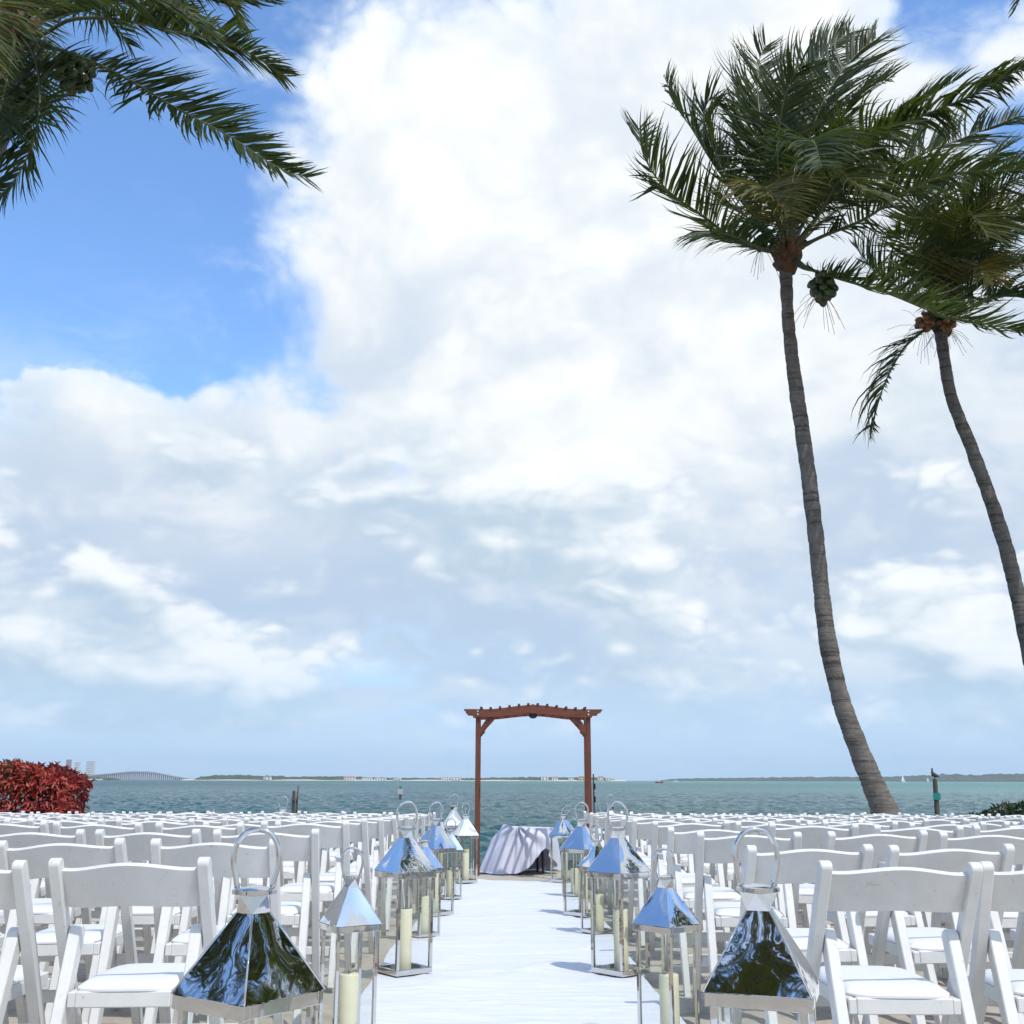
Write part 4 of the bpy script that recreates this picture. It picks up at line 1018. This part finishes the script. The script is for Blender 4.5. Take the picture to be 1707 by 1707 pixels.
palm('coconut palm at the top left corner, only its lower crown and nuts in view', T3, [0.22, 0.17, 0.16, 0.155, 0.15, 0.15, 0.16], at(24, 55, Y3), [
    dict(p=f5((200, 180, -.2), (350, 105, -.4), (560, 100, -.6), (850, 150, -.8), (1150, 225, -.9), (1310, 300, -.9), (1440, 390, -.8)), len=0.70, wind=(0.35, 0, 0.0), grav=0.7, start=.38),
    dict(p=f5((230, 235, -.5), (420, 300, -.9), (640, 405, -1.2), (900, 560, -1.4), (1150, 690, -1.5), (1400, 850, -1.5), (1560, 905, -1.4)), len=0.66, wind=(0.55, 0, 0.10), grav=0.15, start=.34, up=(0.25, -1, 0.3)),
    dict(p=f5((170, 300, -.4), (195, 480, -.7), (180, 660, -.8), (120, 830, -.7), (40, 950, -.6), (-60, 1040, -.5)), len=0.75, wind=(0.5, 0, 0), grav=0.6, start=.22, up=(-0.6, -1, 0)),
    dict(p=f5((300, 20, .3), (650, -120, .6), (1000, -90, .9), (1180, 30, 1.0), (1190, 130, 1.0)), len=0.85, wind=(0.2, 0, 0), grav=0.9, start=.2, mat='frond_olive'),
    dict(p=f5((300, 0, .3), (700, -90, .8), (1100, -10, 1.2), (1330, 0, 1.4), (1500, -18, 1.5)), len=0.6, wind=(0.4, 0, 0.5), grav=-0.3, bias=(1, .35), start=.3),
    dict(p=f5((200, 60, .5), (420, 0, 1.0), (700, 20, 1.4), (930, 90, 1.6), (1080, 200, 1.7)), len=0.85, wind=(0.3, 0, 0), grav=0.8, start=.2),
    dict(p=f5((130, 60, -.6), (60, 0, -1.2), (-20, 30, -1.7), (-60, 180, -2.0), (-70, 330, -2.1)), len=0.8, wind=(0.35, 0, 0), grav=0.9, mat='frond_olive'),
    dict(p=f5((60, 250, -.3), (20, 450, -.6), (-30, 650, -.8), (-100, 800, -.8)), len=0.85, wind=(0.5, 0, 0), grav=0.8),
    dict(p=f5((150, 250, .4), (190, 420, .8), (170, 560, 1.0), (120, 680, 1.1)), len=0.7, wind=(0.4, 0, 0), grav=0.9, mat='frond_olive'),
    dict(p=f5((250, 100, .6), (420, 60, 1.2), (560, 120, 1.6), (650, 230, 1.8)), len=0.75, wind=(0.3, 0, 0), grav=0.9),
    dict(p=f5((200, 30, -.5), (380, -60, -1.1), (620, -60, -1.6), (850, 20, -1.9), (1000, 130, -2.1)), len=0.85, wind=(0.3, 0, 0), grav=0.8, mat='frond'),
    dict(p=f5((60, 40, -.3), (-100, -60, -.6), (-300, -60, -.8), (-500, 50, -.9)), len=0.85, grav=0.7),
    ], 5, (0.2, 0.1, 0.0), 3, Y3, fil=((R(60), R(230)), (0.5, 1.3)), lscale=1.1,
    nuts=[dict(stalk=[(75, 80, -.3), (105, 85, -.45)], c=(122, 122, -.45), rx=0.21, rz=0.24, n=34, r=0.066, mat='coconut')])
# palm beyond the right edge: only a leaf tip droops into the top corner
def far_right():
    b = Vector((10.4, 15.0, SEA_Z + .3)); c = Vector((9.4, 14.6, 9.3))
    palm('palm outside the right edge, one leaf tip in the top right corner', [b, Vector((10.3, 14.9, 3)), Vector((9.8, 14.7, 6.5)), c - Vector((0, 0, .2))], [0.24, 0.15, 0.14, 0.13], c, [
        dict(p=[(1790, -60, 0), (1740, -45, -.2), (1705, -15, -.3), (1690, 12, -.3)], len=0.5, grav=.5, wind=(.5, 0, 0))], 12, WIND, 5, 14.4)
far_right()
# palms standing behind the camera: they show in the mirror roofs of the lanterns
def behind(x, y, h, seed, label):
    c = Vector((x, y, h))
    palm(label, [Vector((x - 0.9, y - 1.2, -0.1)), Vector((x - 0.7, y - 0.9, h * .35)), Vector((x - 0.2, y - 0.3, h * .75)), c - Vector((0, 0, .2))], [0.26, 0.17, 0.15, 0.14], c, [], 20, (0.35, 0.1, 0.05), seed, 1)
behind(-3.3, -3.3, 7.6, 8, 'palm overhead behind the viewer, mirrored in the nearest right lantern roof')
behind(9.6, 2.6, 4.6, 9, 'short palm right of the seating, mirrored in the nearest left lantern roof')
behind(9.0, 5.2, 5.6, 10, 'taller palm right of the seating, mirrored in the lantern roofs at left')
behind(-9.4, 2.2, 4.6, 11, 'short palm left of the seating, mirrored in the nearest left lantern')
behind(-9.6, -0.4, 6.2, 12, 'taller palm left of the viewer, mirrored in the nearest left lantern')

# ------------------------------------------------------------------ hedges
def leaf_proto(name, mat, l, w):
    v = [(0, 0, 0), (w / 2, l * 0.30, 0.012), (w * 0.42, l * 0.65, 0.006), (0, l, -0.02), (-w * 0.42, l * 0.65, 0.006), (-w / 2, l * 0.30, 0.012), (0, l * 0.33, -0.006), (0, l * 0.66, -0.008)]
    f = [(0, 1, 6), (1, 2, 7, 6), (2, 3, 7), (0, 6, 5), (6, 7, 4, 5), (7, 3, 4)]
    me = bpy.data.meshes.new(name); me.from_pydata(v, [], f); me.materials.append(M(mat)); return me, v, f
def hedge(name, label, cat, origin, size, n, mats, l, w, n_single, seed, topz):
    rr = random.Random(seed); ox, oy, oz = origin; sx, sy, sz = size
    root = new(name, None, None, origin); tag(root, label, cat)
    st = MB()
    for _ in range(26):
        x, y = rr.uniform(.1, .9) * sx, rr.uniform(.25, .75) * sy
        st.tube([(x, y, -0.1), (x + rr.gauss(0, .06), y + rr.gauss(0, .06), sz * .5), (x + rr.gauss(0, .1), y, sz * .85)], [0.02, .014, .006], 5)
    new('stem', st.mesh('stems', 'stem', True), root)['kind'] = 'stuff'
    protos = [leaf_proto('leaf', m, l, w) for m in mats]; acc = [MB() for _ in mats]; singles = 0
    for i in range(n):
        u = rr.random(); face = rr.random()
        x = rr.uniform(0, sx); y = rr.uniform(0, sy); z = rr.uniform(0.0, sz)
        deep = rr.random() ** 1.5 * 0.30
        if face < 0.50: y = deep; out = Vector((0, -1, 0.25))
        elif face < 0.80: z = sz - deep; out = Vector((0, -0.3, 1))
        elif face < 0.94: x = sx - deep; out = Vector((1, -0.3, 0.2))
        elif face < 0.97: y = sy - deep; out = Vector((0, 1, .2))
        else: out = Vector((0, -0.5, 1))
        p = Vector((x, y, z))
        e = topz(x, y)                                      # rounded shoulders, wavy outline
        p.z = min(p.z, e) if p.z > e else p.z
        cr_ = max(0, 0.25 - min(p.x * 9, sx - p.x)) ; p.z -= cr_ * (p.z / sz) * 0.30
        bulge = 0.08 * mnoise.noise(Vector((ox + x, oy + y, z)) * 2.3); p += out.normalized() * bulge
        d = (out * rr.uniform(.2, 1) + Vector((rr.gauss(0, .7), rr.gauss(0, .5), rr.gauss(-0.15, .6)))).normalized()
        zb = mnoise.noise(Vector((ox + x * 1.2, z * 1.9, seed))) + (0.62 - z / sz) * 0.9
        k = 1 if (len(mats) > 1 and zb + rr.gauss(0, .18) > 0.16) else 0
        q = d.to_track_quat('Y', 'Z') @ Quaternion((0, 1, 0), rr.uniform(-1.2, 1.2)); s = rr.uniform(.65, 1.2)
        if face < .9 and deep < 0.02 and singles < n_single and z > sz * .2:
            o = new('leaf', protos[k][0], root, p); o.rotation_mode = 'QUATERNION'; o.rotation_quaternion = q; o.scale = (s, s, s); singles += 1
        else: acc[k].add([p + q @ (Vector(v) * s) for v in protos[k][1]], protos[k][2])
    for a, m in zip(acc, mats):
        if a.v: o = new('foliage', a.mesh('foliage', m, fix=False), root); o['kind'] = 'stuff'
hedge('red_leaf_hedge', 'clipped hedge of red copper leaves at the left edge behind the chairs', 'hedge', (-7.85, 12.95, -0.2), (2.58, 0.9, 1.34), 13000, ('redleaf', 'greenleaf'), 0.105, 0.034, 260, 4,
      lambda x, y: 1.33 - 0.09 * max(0, x - 1.6) ** 1.3 + 0.03 * math.sin(x * 7))
hedge('green_shrub', 'low dark green shrub at the right edge beyond the chairs', 'shrub', (5.62, 13.0, -0.25), (3.2, 1.0, 1.20), 5600, ('darkleaf',), 0.07, 0.035, 120, 5,
      lambda x, y: 0.80 + 0.24 * min(1.2, x) - 0.02 * math.sin(x * 9))

# ------------------------------------------------------------------ marks in the water
def piling(px, py_top, py_bot, Y, r, label, kind=0):
    a = at(px, py_bot, Y); b = at(px, py_top, Y)
    root = new('piling', None, None, (a.x, Y, SEA_Z)); tag(root, label, 'piling', 'wooden pilings in the bay')
    H = b.z - SEA_Z
    prof = [(r * 1.05, -0.8), (r * 1.1, 0.2), (r, H * .5), (r * .95, H * .9), (r * .85, H)]
    mb = MB().lathe(prof, 12); mb.v = [tuple(Vector(v) + Vector((mnoise.noise(Vector(v) * 4) * .2 * r + v[2] * 0.02 * (1 if kind == 3 else -.5), 0, 0))) for v in mb.v]
    new('pole', mb.mesh('pole', 'piling', True, 60), root)
    if kind == 1:                                # broken twin pole with a gull-white top
        m2 = MB().tube([(r * 1.6, 0, -0.8), (r * 1.9, 0, H * .8), (r * 2.2, 0, H * 1.12)], [r * .7, r * .6, r * .35], 9); new('pole', m2.mesh('pole', 'piling', True), root)
        new('cross_bar', MB().box((r * .6, -r * 1.1, H * .78), (r * 4.2, r * .5, r * .9)).mesh('cross_bar', 'piling'), root)
    if kind == 2:                                # channel marker: green board and lamp on a cage
        new('marker_board', MB().box((0, -r * 1.2, H * .72), (r * 4.4, .04, r * 4.4), Matrix.Rotation(R(0), 3, 'Y')).mesh('marker_board', 'concrete'), root)
        new('marker_lamp', MB().lathe([(r * .9, H), (r * .9, H + r * 2.2), (r * .5, H + r * 2.8)], 10).mesh('marker_lamp', 'marker'), root)
    if kind == 3:                                # green square day mark
        new('marker_board', MB().box((r * 0.1, -r * 1.15, H * .62), (r * 2.9, .03, r * 2.7)).mesh('marker_board', 'marker'), root)
    if kind == 4:
        for q in (.55, .72, .86): new('ring', MB().lathe([(r * 1.0, H * q - .06), (r * 1.5, H * q - .04), (r * 1.5, H * q + .05), (r, H * q + .07)], 10).mesh('ring', 'dark_metal'), root)
    return root, H
piling(489, 1319, 1358, 38, 0.055, 'broken twin wooden piling standing in the water left of the arch', 1)
piling(667.5, 1316, 1327, 112, 0.12, 'distant piling with a green lamp and board, left of the arch', 2)
pr, pH = piling(1561, 1297, 1343, 46, 0.10, 'leaning wooden piling with a green day mark, right of the palm trunk', 3)
piling(991.5, 1290, 1346, 24, 0.018, 'thin dark marker pole seen close beside the right arch post', 4)
def bird(loc):
    body = MB()
    prof = spline([Vector((-.30, 0, .10)), Vector((-.10, 0, .18)), Vector((.08, 0, .26)), Vector((.14, 0, .40)), Vector((.12, 0, .52)), Vector((.18, 0, .56))], 16)
    rad = [.02, .04, .07, .10, .115, .12, .115, .10, .08, .06, .05, .045, .045, .05, .05, .03]
    body.tube(prof, rad, 10)
    root = new('seabird', body.mesh('seabird', 'bird', True), None, loc); tag(root, 'small dark seabird perched on the piling with the green mark', 'bird')
    new('bill', MB().tube([(.18, 0, .56), (.30, 0, .52), (.36, 0, .49)], [.024, .014, .004], 6).mesh('bill', 'ochre'), root)
    new('leg', MB().tube([(0.0, .03, .12), (0.0, .03, 0)], .012, 5).mesh('leg', 'dark_metal'), root); new('leg', MB().tube([(0.0, -.03, .12), (0.0, -.03, 0)], .012, 5).mesh('leg', 'dark_metal'), root)
    root.rotation_euler = (0, 0, R(200)); root.scale = (.75, .75, .75)
bird(Vector((pr.location.x + pH * .02, 46, SEA_Z + pH)))
def boat(px, Y, L, label, hull='hull', sail=False, cabin=True, rz=0):
    root = new('sailboat' if sail else 'motorboat', None, None, (at(px, 1300, Y).x, Y, SEA_Z), rz); tag(root, label, 'boat')
    b = L * .16; v = []; f = []; n = 9
    for i in range(n):
        u = i / (n - 1); w = b * (1 - max(0, (u - .55) / .45) ** 2) * (1 if u > 0 else 1); zt = L * (.13 + .06 * u * u)
        x = (u - .5) * L
        v += [(x, -w, zt), (x + .02 * L * u, -w * .7, -.3), (x + .02 * L * u, w * .7, -.3), (x, w, zt)]
    for i in range(n - 1):
        for k in range(4): f.append((i * 4 + k, i * 4 + (k + 1) % 4, i * 4 + 4 + (k + 1) % 4, i * 4 + 4 + k))
    f += [(0, 1, 2, 3), tuple((n - 1) * 4 + k for k in (3, 2, 1, 0))]
    new('hull', MB().add(v, f).mesh('hull', hull, True, 40), root)
    if cabin: 
        c = new('cabin', MB().prism([(-L * .18, L * .13), (L * .16, L * .15), (L * .06, L * .27), (-L * .16, L * .27)], 'y', -b * .6, b * .6).mesh('cabin', 'hull'), root)
        new('window', MB().box((-L * .03, 0, L * .225), (L * .2, b * 1.22, L * .04)).mesh('window', 'winglass'), c)
    if sail:
        new('mast', MB().tube([(0, 0, L * .1), (0, 0, L * 1.5)], .06, 6).mesh('mast', 'hull'), root)
        for s, (xa, xb) in enumerate(((-.03, -.48), (.04, .42))):
            z1 = L * (1.46 if s == 0 else 1.25); m = MB(); vv = []; ff = []
            for i in range(7):
                t_ = i / 6
                for j in range(4): q = j / 3; vv.append(((xa + (xb - xa) * q * (1 - t_)) * L, .10 * L * math.sin(q * math.pi * .6) * (1 - t_), L * .25 + (z1 - L * .25) * t_))
            for i in range(6):
                for j in range(3): a = i * 4 + j; ff.append((a, a + 1, a + 5, a + 4))
            new('sail', m.add(vv, ff).mesh('sail', 'hull', True, fix=False), root)
boat(1099, 900, 6.5, 'small motorboat with a dark red hull out on the bay', 'hullred', rz=0.1)
boat(1127, 1500, 8, 'tiny white motorboat farther out, right of the red one', rz=3.1)
boat(1506, 1900, 9, 'white sailboat far off between the palm trunk and the green mark', sail=True, rz=0.5)
boat(1547, 3300, 9, 'tiny distant sailboat just left of the green marked piling', sail=True, cabin=False, rz=0.4)

# ------------------------------------------------------------------ far shores
def shore(name, label, Y, depth, x0, x1, tops, mat, seed, beach=True):
    """a wooded shore: canopy heights follow tops = [(px, py), ...] at distance Y"""
    rr = random.Random(seed); xa, xb = at(x0, 1300, Y).x, at(x1, 1300, Y).x; n = int((x1 - x0) * 1.6); m = 9
    v = []; f = []
    for i in range(n + 1):
        px = x0 + (x1 - x0) * i / n; x = xa + (xb - xa) * i / n
        py = np.interp(px, [p[0] for p in tops], [p[1] for p in tops])
        H = (at(px, py, Y).z - SEA_Z) * 1.0
        for j in range(m):
            q = j / (m - 1); sh = min(1, q * 7) * (1 - q ** 6) if j else 0.12
            tree = 1 + 0.34 * mnoise.noise(Vector((x * 0.045, q * 9, seed))) + 0.34 * mnoise.noise(Vector((x * 0.16, q * 23, seed + 3)))
            e = min(1, (i / n) * 26 + .15, (1 - i / n) * 26 + .15)
            v.append((x + 14 * mnoise.noise(Vector((x * .02, q * 5, 7))), Y + depth * q + 12 * mnoise.noise(Vector((x * .01, 2, 2))), SEA_Z - 1 + (H * sh * tree + 1) * (e if e < 1 else 1)))
    for i in range(n):
        for j in range(m - 1): a = i * m + j; f.append((a, a + m, a + m + 1, a + 1))
    o = new(name, MB().add(v, f).mesh(name, mat, True, fix=False)); tag(o, label, 'wood', kind='stuff')
    if beach:
        b = MB(); vv = []; ff = []
        for i in range(61):
            x = xa + (xb - xa) * i / 60
            for q, z in ((-26, -.15), (-10, .9), (14, 2.3), (30, 2.4)): vv.append((x, Y + q + 10 * math.sin(i * .7), SEA_Z + z))
        for i in range(60):
            for j in range(3): a = i * 4 + j; ff.append((a, a + 4, a + 5, a + 1))
        struct(new('far_beach', b.add(vv, ff).mesh('far_beach', 'beach', True, fix=False)))
YS = 2600
shore('mangrove_shore', 'low wooded shore across the bay behind the arch', YS, 240, 305, 1042,
      [(305, 1301), (325, 1295.5), (380, 1293), (410, 1294.5), (450, 1296), (560, 1295.5), (620, 1297), (760, 1298), (840, 1296.5), (920, 1296), (1000, 1296.5), (1025, 1297), (1042, 1300)], 'wood_far', 2)
shore('mangrove_headland', 'long blue wooded headland on the horizon at right', 5200, 500, 1105, 1990,
      [(1105, 1299.5), (1150, 1297.5), (1300, 1295.5), (1500, 1294.5), (1580, 1292), (1600, 1290.5), (1640, 1292), (1690, 1290), (1990, 1291)], 'wood_far', 3, beach=False)
shore('bridge_islet', 'scrubby green bank at the left foot of the bridge', 3000, 120, 120, 176, [(120, 1297), (150, 1297.5), (176, 1299)], 'wood_far', 4)
def house(px, Y, w, h, d, label, wall='stucco', roof='flat', floors=2, name='waterfront_house', cat='house', z0=1.5):
    x = at(px, 1300, Y).x; root = new(name, None, None, (x, Y, SEA_Z + z0)); tag(root, label, cat)
    new('wall', MB().box((0, 0, h / 2), (w, d, h)).mesh('wall', wall), root)
    if roof == 'flat': new('roof', MB().box((0, 0, h + .3), (w + .8, d + .8, .6)).mesh('roof', wall), root)
    else: new('roof', MB().prism([(-d / 2 - .6, h + .01), (d / 2 + .6, h + .01), (0, h + d * .22)], 'x', -w / 2 - .6, w / 2 + .6).mesh('roof', roof), root)
    n = max(2, min(8, int(w / 6))); fh = h / floors
    me = MB().box((0, 0, 0), (w / n * .5, .3, fh * .5)).mesh('window', 'winglass')
    for i in range(n):
        for k in range(floors): new('window', me, root, ((-.5 + (i + .5) / n) * w, -d / 2 - .02, fh * (k + .5)))
    return root
YH = YS - 4
for px, w, h, wall, roof, lab in [
    (446, 16, 7.5, 'stucco', 'flat', 'white villa on the far shore, first from the bridge'),
    (583, 26, 6.5, 'stucco', 'roof_tile', 'long white house with tiled roof on the far shore left of the arch'),
    (612, 24, 5.0, 'stucco', 'flat', 'low white block on the far shore, left of a longer one'),
    (634, 26, 5.0, 'stucco', 'flat', 'low white block on the far shore, right of a similar one'),
    (662, 18, 4.5, 'stucco', 'flat', 'low pale building on the far shore behind the green lamp piling'),
    (742, 18, 8.5, 'stucco', 'flat', 'taller white building on the far shore left of the arch'),
    (760, 22, 7.5, 'stucco', 'flat', 'wide white building on the far shore beside the left arch post'),
    (908, 16, 9.5, 'stucco', 'flat', 'white villa on the far shore seen through the arch, left one'),
    (925, 14, 7.0, 'stucco', 'roof_tile', 'white villa with tiled roof on the far shore seen through the arch'),
    (952, 12, 5.5, 'stucco', 'flat', 'small pale house on the far shore seen through the arch'),
    (972, 20, 10.5, 'ochre', 'flat', 'ochre building on the far shore seen through the arch'),
    (1001, 12, 8.5, 'stucco', 'roof_tile', 'small house on the far shore just right of the arch'),
    (1014, 12, 7.0, 'stucco', 'flat', 'white house at the right end of the near far shore')]:
    house(px, YH, w, h * 0.85, 12, lab, wall, roof)
def tower(px, py, Y, w, label, wall, stepped=False):
    H = at(px, py, Y).z - SEA_Z
    root = house(px, Y, w, H, w * .8, label, wall, 'flat', 9, 'apartment_tower', 'tower', 0)
    if stepped: new('wing', MB().box((w * .1, -4, H * .26), (w * 2.0, w * .8, H * .52)).mesh('wing', wall), root)
tower(112, 1268, 6200, 24, 'pale red apartment tower on the skyline above the hedge', 'redbrick')
tower(127, 1272.5, 6000, 26, 'stepped white apartment tower on the skyline above the hedge', 'stucco', True)
tower(149, 1270.5, 6100, 40, 'white apartment tower on the skyline at the left end of the bridge', 'stucco')
def bridge():
    Y = 3100; x0, x1 = at(100, 1300, Y).x, at(352, 1300, Y).x
    root = new('causeway_bridge', None, None, (0, Y, SEA_Z)); tag(root, 'long concrete causeway bridge arching over the bay at far left', 'bridge')
    prof = [(100, 1297.0), (148, 1293.6), (185, 1290.2), (215, 1287.2), (235, 1286.6), (255, 1287.6), (290, 1294.2), (320, 1299.2), (352, 1301.2)]
    def zt(px): return at(px, np.interp(px, [p[0] for p in prof], [p[1] for p in prof]), Y).z - SEA_Z
    pts = []
    for i in range(85): px = 100 + 252 * i / 84; s = sum(zt(px + q) for q in (-5, 0, 5)) / 3; pts.append((at(px, 1300, Y).x, s))
    mb = MB(); mb.prism([(x, z) for x, z in pts] + [(x, z - 2.6) for x, z in pts[::-1]], 'y', -7, 7)
    bm = bmesh.new(); me = mb.mesh('deck', 'concrete'); bm.from_mesh(me); bmesh.ops.triangulate(bm, faces=[q for q in bm.faces if len(q.verts) > 4]); bm.to_mesh(me); bm.free()
    new('deck', me, root)
    rail = MB()
    for i in range(84): 
        a, b = pts[i], pts[i + 1]; rail.beam((a[0], -6.8, a[1] + .9), (b[0], -6.8, b[1] + .9), .3, .25, Vector((0, 1, 0)))
    new('railing', rail.mesh('railing', 'concrete'), root)
    for px in np.arange(146, 322, 3.4):
        z = zt(px) - 2.62
        if z < 2: continue
        new('pier', MB().box((0, 0, z / 2 - 1), (1.3, 9, z + 2)).mesh('pier', 'concrete'), root, (at(px, 1300, Y).x, 0, 0))
bridge()

# ------------------------------------------------------------------ air over the bay
def haze():
    m = bpy.data.materials.new('haze'); m.use_nodes = True; t = m.node_tree; t.nodes.clear()
    o = t.nodes.new('ShaderNodeOutputMaterial'); v = t.nodes.new('ShaderNodeVolumePrincipled')
    v.inputs['Color'].default_value = (0.78, 0.90, 1.0, 1); v.inputs['Density'].default_value = HAZE
    v.inputs['Anisotropy'].default_value = 0.1
    t.links.new(v.outputs[0], o.inputs['Volume'])
    me = MB().box((0, 3300, 63), (17000, 7800, 150)).mesh('haze', 'concrete'); me.materials.clear(); me.materials.append(m)
    h = new('haze', me); h['kind'] = 'stuff'
HAZE = 0.00007
haze()
